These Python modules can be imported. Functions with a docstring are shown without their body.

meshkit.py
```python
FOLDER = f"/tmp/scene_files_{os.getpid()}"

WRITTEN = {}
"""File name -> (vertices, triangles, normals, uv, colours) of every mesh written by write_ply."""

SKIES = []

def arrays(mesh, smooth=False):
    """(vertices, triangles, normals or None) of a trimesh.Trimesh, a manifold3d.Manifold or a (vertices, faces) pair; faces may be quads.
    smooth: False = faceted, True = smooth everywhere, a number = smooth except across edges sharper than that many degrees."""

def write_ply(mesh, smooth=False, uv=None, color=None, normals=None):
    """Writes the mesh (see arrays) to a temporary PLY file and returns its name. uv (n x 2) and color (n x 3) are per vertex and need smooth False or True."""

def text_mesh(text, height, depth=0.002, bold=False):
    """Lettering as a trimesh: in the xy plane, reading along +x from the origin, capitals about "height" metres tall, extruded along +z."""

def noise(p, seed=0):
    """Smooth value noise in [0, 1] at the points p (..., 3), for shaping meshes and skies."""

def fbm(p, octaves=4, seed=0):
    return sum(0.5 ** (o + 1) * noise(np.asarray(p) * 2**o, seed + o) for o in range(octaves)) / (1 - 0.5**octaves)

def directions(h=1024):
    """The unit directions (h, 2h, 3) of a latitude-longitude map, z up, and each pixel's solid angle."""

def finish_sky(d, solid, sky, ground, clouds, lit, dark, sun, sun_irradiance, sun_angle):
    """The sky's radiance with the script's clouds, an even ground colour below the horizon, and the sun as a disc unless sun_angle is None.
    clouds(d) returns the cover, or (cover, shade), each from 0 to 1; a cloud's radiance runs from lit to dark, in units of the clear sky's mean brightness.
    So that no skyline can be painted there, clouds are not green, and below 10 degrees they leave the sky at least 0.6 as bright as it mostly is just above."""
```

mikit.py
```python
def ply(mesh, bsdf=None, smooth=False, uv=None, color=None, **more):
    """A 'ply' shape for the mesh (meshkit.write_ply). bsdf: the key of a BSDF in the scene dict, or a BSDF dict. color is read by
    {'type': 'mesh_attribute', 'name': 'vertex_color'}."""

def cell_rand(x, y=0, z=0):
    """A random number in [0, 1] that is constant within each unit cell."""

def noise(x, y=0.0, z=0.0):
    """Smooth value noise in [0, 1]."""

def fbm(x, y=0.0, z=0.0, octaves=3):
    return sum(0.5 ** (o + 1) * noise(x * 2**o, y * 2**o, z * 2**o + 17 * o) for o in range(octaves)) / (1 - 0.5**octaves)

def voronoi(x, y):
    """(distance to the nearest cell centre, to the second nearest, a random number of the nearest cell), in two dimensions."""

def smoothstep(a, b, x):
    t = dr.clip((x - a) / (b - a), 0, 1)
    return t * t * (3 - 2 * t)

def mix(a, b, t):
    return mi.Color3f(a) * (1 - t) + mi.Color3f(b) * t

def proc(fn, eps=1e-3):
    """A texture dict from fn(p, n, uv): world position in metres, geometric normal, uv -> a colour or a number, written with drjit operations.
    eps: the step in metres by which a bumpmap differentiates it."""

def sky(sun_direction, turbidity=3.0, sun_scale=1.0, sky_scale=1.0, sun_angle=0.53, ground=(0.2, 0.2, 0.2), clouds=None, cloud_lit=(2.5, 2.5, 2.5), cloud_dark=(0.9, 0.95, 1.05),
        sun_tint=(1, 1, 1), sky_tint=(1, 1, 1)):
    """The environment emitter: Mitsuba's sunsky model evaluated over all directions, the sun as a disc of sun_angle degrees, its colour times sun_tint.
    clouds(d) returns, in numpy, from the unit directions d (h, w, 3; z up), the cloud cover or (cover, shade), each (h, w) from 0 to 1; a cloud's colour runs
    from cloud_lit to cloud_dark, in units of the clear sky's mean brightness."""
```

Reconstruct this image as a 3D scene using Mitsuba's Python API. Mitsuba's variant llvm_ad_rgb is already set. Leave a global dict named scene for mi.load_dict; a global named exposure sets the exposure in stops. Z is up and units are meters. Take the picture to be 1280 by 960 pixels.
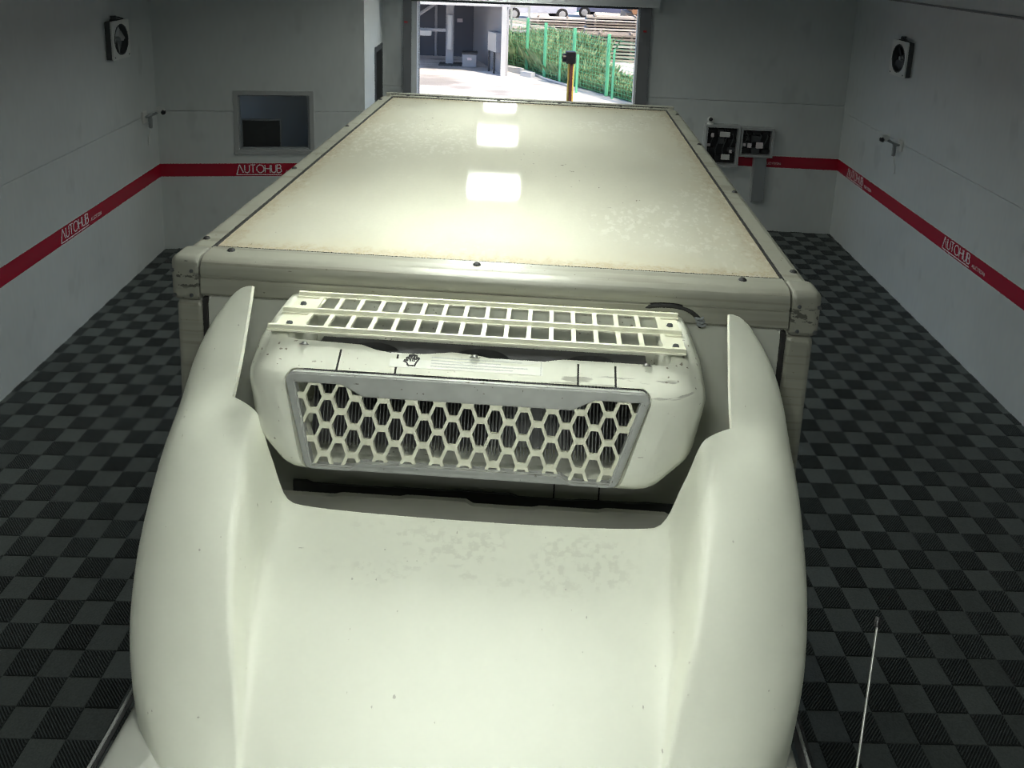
import math, random
import numpy as np, trimesh, shapely, drjit as dr, mitsuba as mi
import manifold3d as m3
from scipy.interpolate import PchipInterpolator, CubicSpline
from shapely.geometry import Polygon, LineString, Point, box as sbox
from shapely.ops import unary_union
import mikit, meshkit
from mikit import proc, noise, fbm, voronoi, cell_rand, smoothstep, mix

T4 = mi.ScalarTransform4f
rng = np.random.default_rng(7)
scene = {'type': 'scene'}
labels = {}

# ------------------------------------------------------------------ camera, sky, sun, lamps, exposure
EYE_Z = 3.5852
CAM = np.array([[0.9993454, -0.0130266, 0.0337510], [0.0301748, -0.2145197, -0.9762534], [0.0199575, 0.9766328, -0.2139862]])
FOCAL, CX, CY = 1022.37, 13.54, -319.18
cam_m = np.eye(4)
cam_m[:3, 0], cam_m[:3, 1], cam_m[:3, 2], cam_m[:3, 3] = -CAM[0], -CAM[1], CAM[2], [0, 0, EYE_Z]
scene['camera'] = {'type': 'perspective', 'fov': 2 * math.degrees(math.atan(640 / FOCAL)), 'fov_axis': 'x', 'near_clip': 0.05, 'far_clip': 400.0,
                   'to_world': T4(cam_m), 'principal_point_offset_x': -CX / 1280, 'principal_point_offset_y': -CY / 960}
SKY, SUN = 6.0, 3.6
scene['sky'] = mikit.sky((0.45, -0.45, 0.8), turbidity=3.5, sun_scale=SUN, sky_scale=SKY, ground=(0.3, 0.3, 0.28))
LAMP_RADIANCE = (35, 36.9, 33.7)
LAMPS = [(-0.07, y) for y in (10.05, 8.15, 6.25, 4.20, 2.40, 0.55, -1.35)]
LAMP_Z, LAMP_W, LAMP_L = 3.66, 0.40, 0.50
exposure = 0.0

# ------------------------------------------------------------------ helpers
def numbered(key):
    if key not in scene:
        return key
    i = 1
    while '%s_%03d' % (key, i) in scene:
        i += 1
    return '%s_%03d' % (key, i)

def add(key, mesh, bsdf, smooth=False, tw=None, **more):
    """One entry of the scene, numbered if the key is taken; returns the key."""
    key = numbered(key)
    d = dict(mesh) if isinstance(mesh, dict) else mikit.ply(mesh, bsdf, smooth=smooth, **more)
    if tw is not None:
        d['to_world'] = tw
    scene[key] = d
    return key

def lab(key, label, category=None, group=None, kind=None):
    labels[key] = {k: v for k, v in (('label', label), ('category', category), ('group', group), ('kind', kind)) if v}

def new_thing(name):
    """A free key for a thing made only of parts."""
    used = lambda k: any(s == k or s.startswith(k + '__') for s in scene)
    if not used(name):
        return name
    i = 1
    while used('%s_%03d' % (name, i)):
        i += 1
    return '%s_%03d' % (name, i)

def hull(pts):
    return trimesh.convex.convex_hull(np.array(pts, float))

def cbox(x0, x1, y0, y1, z0, z1, c=0.0):
    """A box with chamfered edges."""
    if c <= 0:
        return trimesh.creation.box(bounds=[[x0, y0, z0], [x1, y1, z1]])
    p = []
    for sx in (0, 1):
        for sy in (0, 1):
            for sz in (0, 1):
                q = [(x0, x1)[sx], (y0, y1)[sy], (z0, z1)[sz]]
                s = [1 - 2 * sx, 1 - 2 * sy, 1 - 2 * sz]
                for k in range(3):
                    r = [q[j] + (s[j] * c if j != k else 0) for j in range(3)]
                    p.append(r)
    return hull(p)

def quad_box(corners, thick):
    """A slab: 4 corners (counter-clockwise seen from the front), thickened backwards."""
    c = np.array(corners, float)
    n = np.cross(c[1] - c[0], c[3] - c[0]); n /= np.linalg.norm(n)
    return hull(np.vstack([c, c - n * thick]))

def extrude(poly, depth):
    ps = [g for g in getattr(poly, 'geoms', [poly]) if g.area > 1e-9]
    return trimesh.util.concatenate([trimesh.creation.extrude_polygon(g, depth, engine='earcut') for g in ps])

def put(mesh, origin, ax, ay, az):
    """Mesh coordinates (a, b, c) -> origin + a*ax + b*ay + c*az."""
    m = mesh.copy()
    A = np.array([ax, ay, az], float)
    m.vertices = np.asarray(m.vertices) @ A + np.array(origin, float)
    if np.linalg.det(A) < 0:
        m.invert()
    return m

def tube(pts, r, n=8):
    """A round bar along a polyline with closed ends."""
    p = np.array(pts, float); t = np.gradient(p, axis=0); t /= np.linalg.norm(t, axis=1, keepdims=True)
    ref = np.array([0, 0, 1.0]) if abs(t[:, 2]).max() < 0.95 else np.array([1.0, 0.03, 0])
    a = np.cross(t, ref); a /= np.linalg.norm(a, axis=1, keepdims=True); b = np.cross(t, a)
    th = np.arange(n) * 2 * np.pi / n
    rr = np.broadcast_to(r, (len(p),))
    v = (p[:, None] + rr[:, None, None] * (np.cos(th)[None, :, None] * a[:, None] + np.sin(th)[None, :, None] * b[:, None])).reshape(-1, 3)
    f = []
    for i in range(len(p) - 1):
        for j in range(n):
            k = (j + 1) % n
            f += [[i * n + j, i * n + k, (i + 1) * n + k], [i * n + j, (i + 1) * n + k, (i + 1) * n + j]]
    e = (len(p) - 1) * n
    for j in range(1, n - 1):
        f += [[0, j + 1, j], [e, e + j, e + j + 1]]
    m = trimesh.Trimesh(v, f, process=False); m.fix_normals()
    return m

def lathe(profile, n=24):
    return trimesh.creation.revolve(np.array(profile, float), sections=n)

def cat(*ms):
    return trimesh.util.concatenate(list(ms))

def sphere_hull(pts, r, seg=20):
    return m3.Manifold.batch_hull([m3.Manifold.sphere(r, seg).translate(tuple(map(float, p))) for p in pts])

def tm(man):
    m = man.to_mesh()
    return trimesh.Trimesh(np.array(m.vert_properties[:, :3]), np.array(m.tri_verts), process=False)

def man(mesh):
    m = trimesh.Trimesh(mesh.vertices, mesh.faces); m.merge_vertices()
    return m3.Manifold(m3.Mesh(np.asarray(m.vertices, np.float32), np.asarray(m.faces, np.uint32)))

def rgb(*c):
    return {'type': 'rgb', 'value': list(c)}

def pbr(color, rough=0.5, metal=0.0, spec=0.5, **k):
    c = color if isinstance(color, dict) else rgb(*color)
    r = rough if isinstance(rough, dict) else float(rough)
    return {'type': 'twosided', 'bsdf': {'type': 'principled', 'base_color': c, 'roughness': r, 'metallic': float(metal), 'specular': float(spec), **k}}

def bump(fn, scale, bsdf, eps=1e-3):
    inner = bsdf['bsdf'] if bsdf['type'] == 'twosided' else bsdf
    return {'type': 'twosided', 'bsdf': {'type': 'bumpmap', 'arbitrary': proc(fn, eps), 'scale': float(scale), 'bsdf': inner}}

# ------------------------------------------------------------------ truck frame (the truck stands slightly askew in the bay)
TR_O = np.array([-0.0264646, 2.0994328, 2.7177898])
TR_L = np.array([[0.9982820, -0.0578196, -0.0094840], [0.0577593, 0.9983093, -0.0065119], [0.0098445, 0.0059530, 0.9999338]])
TOP = 2.7178
tr_m = np.eye(4); tr_m[:3, :3] = TR_L.T; tr_m[:3, 3] = TR_O - TR_L.T @ np.array([0, 0, TOP])
TRUCK = T4(tr_m)

def truck_xy(p):
    d = [p.x - float(TR_O[0]), p.y - float(TR_O[1]), p.z - float(TR_O[2])]
    return [sum(float(TR_L[k, j]) * d[j] for j in range(3)) for k in range(3)]

# ------------------------------------------------------------------ materials
CELL, GA = 0.1612037, -0.005382
MATS = {'right': (2.772662 - CELL / 2, 6.090661 - CELL / 2), 'left': (2.772662 - 38.5 * CELL - CELL / 2, 6.090661 + 4.606 * CELL + 38.5 * CELL * 0.005382 - CELL / 2)}
cg, sg = math.cos(GA), math.sin(GA)

def mat_ij(p, o):
    x, y = p.x - o[0], p.y - o[1]
    return (x * cg + y * sg) / CELL, (-x * sg + y * cg) / CELL

def tile_materials(side):
    o = MATS[side]
    def parity(p):
        i, j = mat_ij(p, o)
        s = dr.floor(i) + dr.floor(j)
        return s - 2 * dr.floor(s / 2), i, j
    def color(p, n, uv):
        odd, i, j = parity(p)
        g = 0.82 + 0.36 * cell_rand(dr.floor(i), dr.floor(j), 3)
        dust = 0.85 + 0.3 * fbm(p.x * 3, p.y * 3, 0.0) + 0.25 * (noise(p.x * 160, p.y * 160, 1.0) - 0.5)
        rib_tone = dr.select(p.z > 0.003, 1.7, 0.85)       # tops of the coarse ribs paler than the rest
        return mix((0.040, 0.047, 0.047), (0.118, 0.135, 0.130), odd) * (g * dust * rib_tone)  # alternating tones paint in how each rib direction reflects light
    sgn = 1.0 if side == 'right' else -1.0
    def ribs(p, n, uv):                        # fine ribs on the paler squares; the coarse ones are geometry
        odd, i, j = parity(p)
        w = (i - sgn * j) * 17.0
        t = w - dr.floor(w)
        return dr.select((n.z > 0.7) & (odd > 0.5), dr.abs(t - 0.5) * 2, 0.0)
    return bump(ribs, 0.0012, pbr(proc(color), 0.45, spec=0.45), 0.0008)

scene['mat_tile_right'] = tile_materials('right')
scene['mat_tile_left'] = tile_materials('left')

def wall_color(p, n, uv):
    g = 0.92 + 0.16 * fbm(p.x * 1.3 + 4, p.y * 1.3, p.z * 1.3) + 0.05 * (noise(p.x * 40, p.y * 40, p.z * 8) - 0.5)
    scuff = smoothstep(0.62, 0.8, fbm(p.x * 5, p.y * 5 + 9, p.z * 2.2, 4))
    return mi.Color3f(0.62, 0.645, 0.64) * (g * (1 - 0.10 * scuff))
scene['mat_wall'] = pbr(proc(wall_color), 0.55, spec=0.35)
scene['mat_core'] = pbr((0.26, 0.26, 0.26), 0.9)
scene['mat_ceiling'] = pbr((0.42, 0.44, 0.43), 0.8)
scene['mat_stripe'] = pbr((0.36, 0.005, 0.024), 0.45)
scene['mat_letter'] = pbr((0.80, 0.72, 0.74), 0.5)
scene['mat_alu'] = pbr((0.42, 0.43, 0.43), 0.42, 0.2)
scene['mat_dark_metal'] = pbr((0.075, 0.08, 0.085), 0.5, 0.3)
scene['mat_guide'] = pbr((0.17, 0.175, 0.185), 0.5, 0.2)
scene['mat_jamb'] = pbr((0.62, 0.64, 0.65), 0.45)
scene['mat_rubber'] = pbr((0.018, 0.018, 0.018), 0.65)
scene['mat_seal'] = pbr((0.42, 0.42, 0.38), 0.6)
scene['mat_black'] = pbr((0.012, 0.012, 0.014), 0.4)
scene['mat_white_plastic'] = pbr((0.74, 0.74, 0.71), 0.45)
scene['mat_grey_plastic'] = pbr((0.26, 0.28, 0.29), 0.5)
scene['mat_red'] = pbr((0.45, 0.03, 0.04), 0.5)
scene['mat_lamp_case'] = pbr((0.6, 0.6, 0.6), 0.5)
scene['mat_lamp_face'] = pbr((0.8, 0.8, 0.8), 0.5)
scene['mat_glass'] = {'type': 'thindielectric', 'int_ior': 1.5}
scene['mat_steel'] = pbr((0.35, 0.35, 0.34), 0.4, 0.9)

def specks(p, scale, thr):
    """Small scattered spots of dirt: 1 inside a spot."""
    return smoothstep(thr, thr + 0.015, noise(p.x * scale, p.y * scale, p.z * scale) - 0.06 * noise(p.x * 7, p.y * 7, p.z * 7))

def paint_color(p, n, uv):
    s = specks(p, 90, 0.925) * 0.5
    cloud = 0.96 + 0.08 * fbm(p.x * 4, p.y * 4, p.z * 4)
    lx, ly, lz = truck_xy(p)
    rub = smoothstep(0.50, 0.72, fbm(lx * 70, ly * 110, 3.0, 4)) * smoothstep(0.42, 0.60, fbm(lx * 9, ly * 16, 5.0)) * smoothstep(0.42, 0.30, dr.abs(lx - 0.02)) * smoothstep(-0.53, -0.47, ly) * smoothstep(-0.37, -0.41, ly)
    base = mi.Color3f(0.86, 0.875, 0.76) * cloud
    return mix(mix(base, (0.30, 0.28, 0.22), s), (0.50, 0.49, 0.41), rub * 0.22)
scene['mat_fairing'] = pbr(proc(paint_color), 0.46, spec=0.35)
scene['mat_cab'] = pbr((0.80, 0.81, 0.74), 0.28, spec=0.5, clearcoat=0.6)

def unit_color(p, n, uv):
    lx, ly, lz = truck_xy(p)
    s = specks(p, 130, 0.84) * smoothstep(0.35, 0.6, fbm(lx * 6, ly * 6, lz * 9)) * 0.75
    streak = smoothstep(0.60, 0.72, fbm(lx * 14 + 3, lz * 160, ly * 10, 4)) * smoothstep(0.42, 0.55, fbm(lx * 3.0 + 7, 2.0, 0.0)) * smoothstep(-0.285, -0.295, ly) * smoothstep(-0.17, -0.15, lz)
    crack = smoothstep(0.0032, 0.0018, dr.minimum(dr.minimum(dr.abs(lx + 0.345 - 0.012 * lz), dr.abs(lx + 0.205)), dr.minimum(dr.abs(lx - 0.235), dr.abs(lx - 0.325)))) * smoothstep(-0.165, -0.155, lz) * smoothstep(-0.10, -0.11, lz) * dr.select(ly < -0.27, 1.0, 0.0)
    base = mi.Color3f(0.74, 0.75, 0.65) * (0.93 + 0.14 * fbm(lx * 5, ly * 5, lz * 5))
    base = mix(base, (0.20, 0.17, 0.12), s)
    base = mix(base, (0.16, 0.15, 0.12), streak * 0.55)
    return mix(base, (0.03, 0.03, 0.03), crack)
scene['mat_unit'] = pbr(proc(unit_color), 0.24, spec=0.5)
scene['mat_unit_grille'] = pbr((0.72, 0.72, 0.58), 0.4)
def silver_color(p, n, uv):
    s = specks(p, 140, 0.86) * 0.7
    return mix(mi.Color3f(0.44, 0.45, 0.43) * (0.9 + 0.2 * fbm(p.x * 30, p.y * 30, p.z * 30)), (0.14, 0.12, 0.10), s)
scene['mat_silver'] = pbr(proc(silver_color), 0.38, 0.35)
scene['mat_sticker'] = pbr((0.78, 0.79, 0.72), 0.35)
scene['mat_print'] = pbr((0.02, 0.02, 0.02), 0.5)
scene['mat_print_pale'] = pbr((0.56, 0.58, 0.54), 0.5)

def roof_color(p, n, uv):
    lx, ly, lz = truck_xy(p)
    grain = fbm(lx * 9, ly * 5, 1.0, 4)
    fine = noise(lx * 210, ly * 210, 2.0)
    edge = dr.minimum(dr.minimum(ly - 0.10, (0.81 - dr.abs(lx)) * 0.8), 2.62 - ly)
    stain = smoothstep(0.22, 0.0, edge + 0.16 * (grain - 0.5)) * (0.45 + 0.6 * fine)
    rust = smoothstep(0.06, 0.0, edge + 0.07 * (fbm(lx * 60, ly * 40, 5.0, 4) - 0.5)) * (0.35 + 0.8 * fine)
    moss = smoothstep(0.56, 0.70, fbm(lx * 75, ly * 40, 8.0, 4)) * smoothstep(0.48, 0.66, fbm(lx * 2.2 + 1.2, ly * 1.9, 3.0) + 0.22 * smoothstep(0.2, 0.8, lx) - 0.06)
    sp = specks(p, 75, 0.93) * 0.8
    base = mi.Color3f(0.51, 0.50, 0.42) * (0.95 + 0.08 * fbm(lx * 3, ly * 2, 2.0) + 0.03 * (fine - 0.5))
    base = mix(base, (0.48, 0.44, 0.33), dr.clip(stain * 0.6, 0, 1))
    base = mix(base, (0.36, 0.28, 0.16), dr.clip(rust * 0.55, 0, 1))
    base = mix(base, (0.82, 0.82, 0.78), moss * 0.16)
    return mix(base, (0.12, 0.10, 0.08), sp)
scene['mat_roof'] = {'type': 'twosided', 'bsdf': {'type': 'roughplastic', 'distribution': 'beckmann', 'alpha': 0.006, 'int_ior': 1.5, 'nonlinear': False, 'diffuse_reflectance': proc(roof_color)}}
def rail_color(p, n, uv):
    lx, ly, lz = truck_xy(p)
    s = specks(p, 110, 0.90) * 0.6
    g = 0.86 + 0.28 * fbm(lx * 3, ly * 3, lz * 60)
    wipe = smoothstep(0.55, 0.72, fbm(lx * 2.5, ly * 30, lz * 90, 4))
    return mix(mix(mi.Color3f(0.29, 0.29, 0.245) * g, (0.21, 0.20, 0.165), wipe * 0.6), (0.13, 0.11, 0.08), s)
scene['mat_rail'] = pbr(proc(rail_color), 0.34, 0.1, spec=0.5)
def casting_color(p, n, uv):
    lx, ly, lz = truck_xy(p)
    scr = smoothstep(0.55, 0.62, fbm(lx * 60, ly * 60, lz * 75, 4)) * smoothstep(0.028, 0.015, dr.abs(lz + 0.065)) * dr.select(ly < 0.0, 1.0, 0.0)
    return mix(mi.Color3f(0.25, 0.25, 0.215) * (0.85 + 0.3 * fbm(p.x * 14, p.y * 14, p.z * 14)), (0.06, 0.06, 0.05), dr.clip(scr * 0.9 + specks(p, 120, 0.88) * 0.7, 0, 1))
scene['mat_casting'] = pbr(proc(casting_color), 0.34)
scene['mat_box_panel'] = pbr((0.50, 0.51, 0.46), 0.35)
scene['mat_side_panel'] = pbr((0.72, 0.73, 0.68), 0.3)
scene['mat_dark_glass'] = pbr((0.01, 0.012, 0.014), 0.06, spec=0.7)
scene['mat_chassis'] = pbr((0.05, 0.05, 0.05), 0.7)
scene['mat_fan'] = pbr((0.085, 0.085, 0.09), 0.75, spec=0.2)  # charcoal tone also carries the shade inside the unit top
scene['mat_inside'] = pbr((0.36, 0.365, 0.37), 0.4, 0.6)

def concrete_color(p, n, uv):
    g = 0.85 + 0.3 * fbm(p.x * 0.9, p.y * 0.9, 0.0, 4) + 0.08 * (noise(p.x * 30, p.y * 30, 0.0) - 0.5)
    wet = smoothstep(0.55, 0.68, fbm(p.x * 0.5 + 3.1, p.y * 1.1 + 0.7, 4.0))
    return mi.Color3f(0.60, 0.585, 0.58) * g * (1 - 0.35 * wet)
scene['mat_concrete'] = pbr(proc(concrete_color), 0.8, spec=0.2)
def dirt_color(p, n, uv):
    g = fbm(p.x * 0.7, p.y * 0.7, 1.0, 4)
    return mix((0.36, 0.33, 0.29), (0.62, 0.60, 0.57), smoothstep(0.3, 0.65, g))
scene['mat_dirt'] = pbr(proc(dirt_color), 0.9, spec=0.1)
scene['mat_annex'] = pbr((0.15, 0.16, 0.19), 0.7)
scene['mat_annex_light'] = pbr((0.42, 0.43, 0.46), 0.7)
scene['mat_fence'] = pbr((0.16, 0.58, 0.33), 0.45)
def leaf_color(a, b):
    def fn(p, n, uv):
        return mix(a, b, noise(p.x * 6, p.y * 6, p.z * 6))
    return fn
scene['mat_weed'] = {'type': 'twosided', 'bsdf': {'type': 'principled', 'base_color': proc(leaf_color((0.10, 0.20, 0.08), (0.40, 0.52, 0.30))), 'roughness': 0.6, 'specular': 0.2}}
scene['mat_tree'] = {'type': 'twosided', 'bsdf': {'type': 'principled', 'base_color': proc(leaf_color((0.10, 0.19, 0.04), (0.40, 0.48, 0.14))), 'roughness': 0.6, 'specular': 0.2}}
scene['mat_bark'] = pbr((0.12, 0.09, 0.06), 0.9)
scene['mat_board_a'] = pbr((0.42, 0.38, 0.33), 0.8)
scene['mat_board_b'] = pbr((0.28, 0.24, 0.20), 0.8)
scene['mat_board_c'] = pbr((0.58, 0.55, 0.50), 0.8)
scene['mat_log'] = pbr((0.42, 0.22, 0.12), 0.85)
scene['mat_car_white'] = pbr((0.52, 0.54, 0.62), 0.3, clearcoat=0.8)
scene['mat_car_grey'] = pbr((0.14, 0.15, 0.24), 0.3, clearcoat=0.8)
scene['mat_container_red'] = pbr((0.38, 0.10, 0.06), 0.6)
scene['mat_container_teal'] = pbr((0.05, 0.26, 0.30), 0.6)
scene['mat_yellow'] = pbr((0.75, 0.55, 0.12), 0.5)
scene['mat_rust'] = pbr((0.10, 0.035, 0.03), 0.7)

# ------------------------------------------------------------------ the setting: floor, walls, ceiling
Y_FRONT = -3.4
def left_x(y): return -3.97267 + 0.0266267 * (9.157366 - y)
def right_x(y): return 4.365868 - 0.0369572 * (10.341664 - y)
def back_y(x): return 10.341664 + 0.08 * (4.365868 - x)
def office_y(x): return 9.157366 + 0.13 * (x + 3.97267)
XR = -1.67                                    # the return wall of the office

lab(add('floor', cbox(-4.3, 4.8, Y_FRONT - 0.2, 11.0, -0.16, -0.0135), 'mat_core'), 'dark floor slab under the interlocking tiles', kind='structure')

# tiles of two by two ribbed squares; two mats that meet under the truck
def tile_mesh(side):
    ms = [cbox(-CELL + 0.0012, CELL - 0.0012, -CELL + 0.0012, CELL - 0.0012, -0.0135, 0.0, 0.0022)]
    for cx, cy in ((-CELL / 2, -CELL / 2), (CELL / 2, CELL / 2)):     # the darker squares carry coarse diagonal ribs
        sq = sbox(cx - CELL / 2 + 0.004, cy - CELL / 2 + 0.004, cx + CELL / 2 - 0.004, cy + CELL / 2 - 0.004)
        for k in range(-9, 10):
            o = k * 0.0118 * math.sqrt(2)
            ln = LineString([(cx - 0.2 - o / 2, cy - 0.2 + o / 2), (cx + 0.2 - o / 2, cy + 0.2 + o / 2)]) if side == 'right' else LineString([(cx + 0.2 - o / 2, cy - 0.2 - o / 2), (cx - 0.2 - o / 2, cy + 0.2 - o / 2)])
            seg = ln.intersection(sq)
            if seg.length < 0.01: continue
            (x0, y0), (x1, y1) = seg.coords[0], seg.coords[-1]
            d = np.array([x1 - x0, y1 - y0]); d /= np.linalg.norm(d); nn = np.array([-d[1], d[0]])
            P = []
            for (x, y) in ((x0, y0), (x1, y1)):
                for h, z in ((0.0040, -0.0002), (0.0020, 0.0056), (-0.0020, 0.0056), (-0.0040, -0.0002)): P.append((x + nn[0] * h, y + nn[1] * h, z))
            F = [(0, 4, 5), (0, 5, 1), (1, 5, 6), (1, 6, 2), (2, 6, 7), (2, 7, 3), (0, 1, 2), (0, 2, 3), (4, 6, 5), (4, 7, 6)]
            r_ = trimesh.Trimesh(P, F, process=False)
            if r_.face_normals[2][2] < 0: r_.invert()
            ms.append(r_)
    return cat(*ms)
tile = {s: tile_mesh(s) for s in MATS}
tile_ply = {s: mikit.ply(tile[s], 'mat_tile_' + s) for s in MATS}
def to_px(P):
    c = (np.atleast_2d(P) - [0, 0, EYE_Z]) @ CAM.T
    return c[:, :2] / np.maximum(c[:, 2:], 1e-3) * FOCAL + [640 + CX, 480 + CY], c[:, 2]
hidden = Polygon([(222, 330), (480, 118), (845, 133), (1022, 370), (1000, 500), (1015, 700), (985, 880), (1020, 960), (120, 960), (165, 800), (165, 740), (232, 470)])
cands = []
for side, o in MATS.items():
    for a in range(-60, 61):
        for b in range(-60, 61):
            u, v = (2 * a + 1) * CELL, (2 * b + 1) * CELL
            c = np.array([o[0] + u * cg - v * sg, o[1] + u * sg + v * cg, 0])
            if c[1] < Y_FRONT or c[1] > back_y(c[0]) + 0.1: continue
            if side == 'left' and (c[0] > 0.0 or c[0] < left_x(c[1]) - CELL): continue
            if side == 'right' and (c[0] <= 0.0 or c[0] > right_x(c[1]) + CELL): continue
            if c[0] < XR + 0.1 and c[1] > office_y(c[0]) + CELL * 0.8: continue
            px, dep = to_px(c)
            show = dep[0] > 0.5 and -25 < px[0, 0] < 1305 and 0 < px[0, 1] < 990 and not hidden.buffer(-14).contains(Point(px[0]))
            cands.append((side, c, (1.0 / dep[0]) if show else 0.0))
cands.sort(key=lambda t: -t[2])
shown = [c for c in cands if c[2] > 0][:300]
rest = cands[len(shown):]
for side, c, s in shown:
    add('floor__tile', tile_ply[side], None, tw=T4().translate([float(v) for v in c]).rotate([0, 0, 1], math.degrees(GA)))
for side in MATS:
    ms = []
    for sd, c, s in rest:
        if sd == side:
            m = tile[sd].copy(); m.apply_transform(trimesh.transformations.rotation_matrix(GA, [0, 0, 1])); m.apply_translation(c); ms.append(m)
    if ms:
        lab(add('floor__tile_field', cat(*ms), 'mat_tile_' + side), 'further floor tiles of the same dark mat', kind='stuff')

xs = [max(c[0] for sd, c, s in cands if sd == 'left') + CELL, min(c[0] for sd, c, s in cands if sd == 'right') - CELL]
add('floor__joint_strip', cbox(min(xs) - 0.06, max(xs) + 0.06, Y_FRONT + 0.02, 10.6, -0.0134, 0.0025, 0.001), 'mat_seal')

SEAMS = [(0.0, 1.660), (1.664, 3.166), (3.172, 3.76)]
def plan_wall(key, line, side_normal, seams=SEAMS, label=None, holes=None, core=True):
    """A wall along a plan line (p0, p1): a core and sandwich panels in courses with open joints."""
    p0, p1 = np.array(line[0], float), np.array(line[1], float)
    ax = (p1 - p0) / np.linalg.norm(p1 - p0); L = np.linalg.norm(p1 - p0)
    n = np.array([side_normal[0], side_normal[1]], float); n -= ax * (n @ ax); n /= np.linalg.norm(n)
    X, N, Z = [ax[0], ax[1], 0], [n[0], n[1], 0], [0, 0, 1]
    def prism(poly, c0, c1):
        m = extrude(poly, c1 - c0); m.apply_translation([0, 0, c0])
        return put(m, [p0[0], p0[1], 0], X, Z, N)
    full = sbox(0, -0.02, L, 3.78)
    hole = unary_union([sbox(*h) for h in holes]) if holes else None
    if hole is not None: full = full.difference(hole)
    if core: lab(add(key, prism(full, -0.16, -0.032), 'mat_core'), label, kind='structure')
    for z0, z1 in seams:
        q = sbox(0, z0, L, z1)
        if hole is not None: q = q.difference(hole)
        add(key + '__panel', prism(q, -0.031, 0.0), 'mat_wall')
    return dict(p0=p0, X=X, N=N, L=L, prism=prism)

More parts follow.
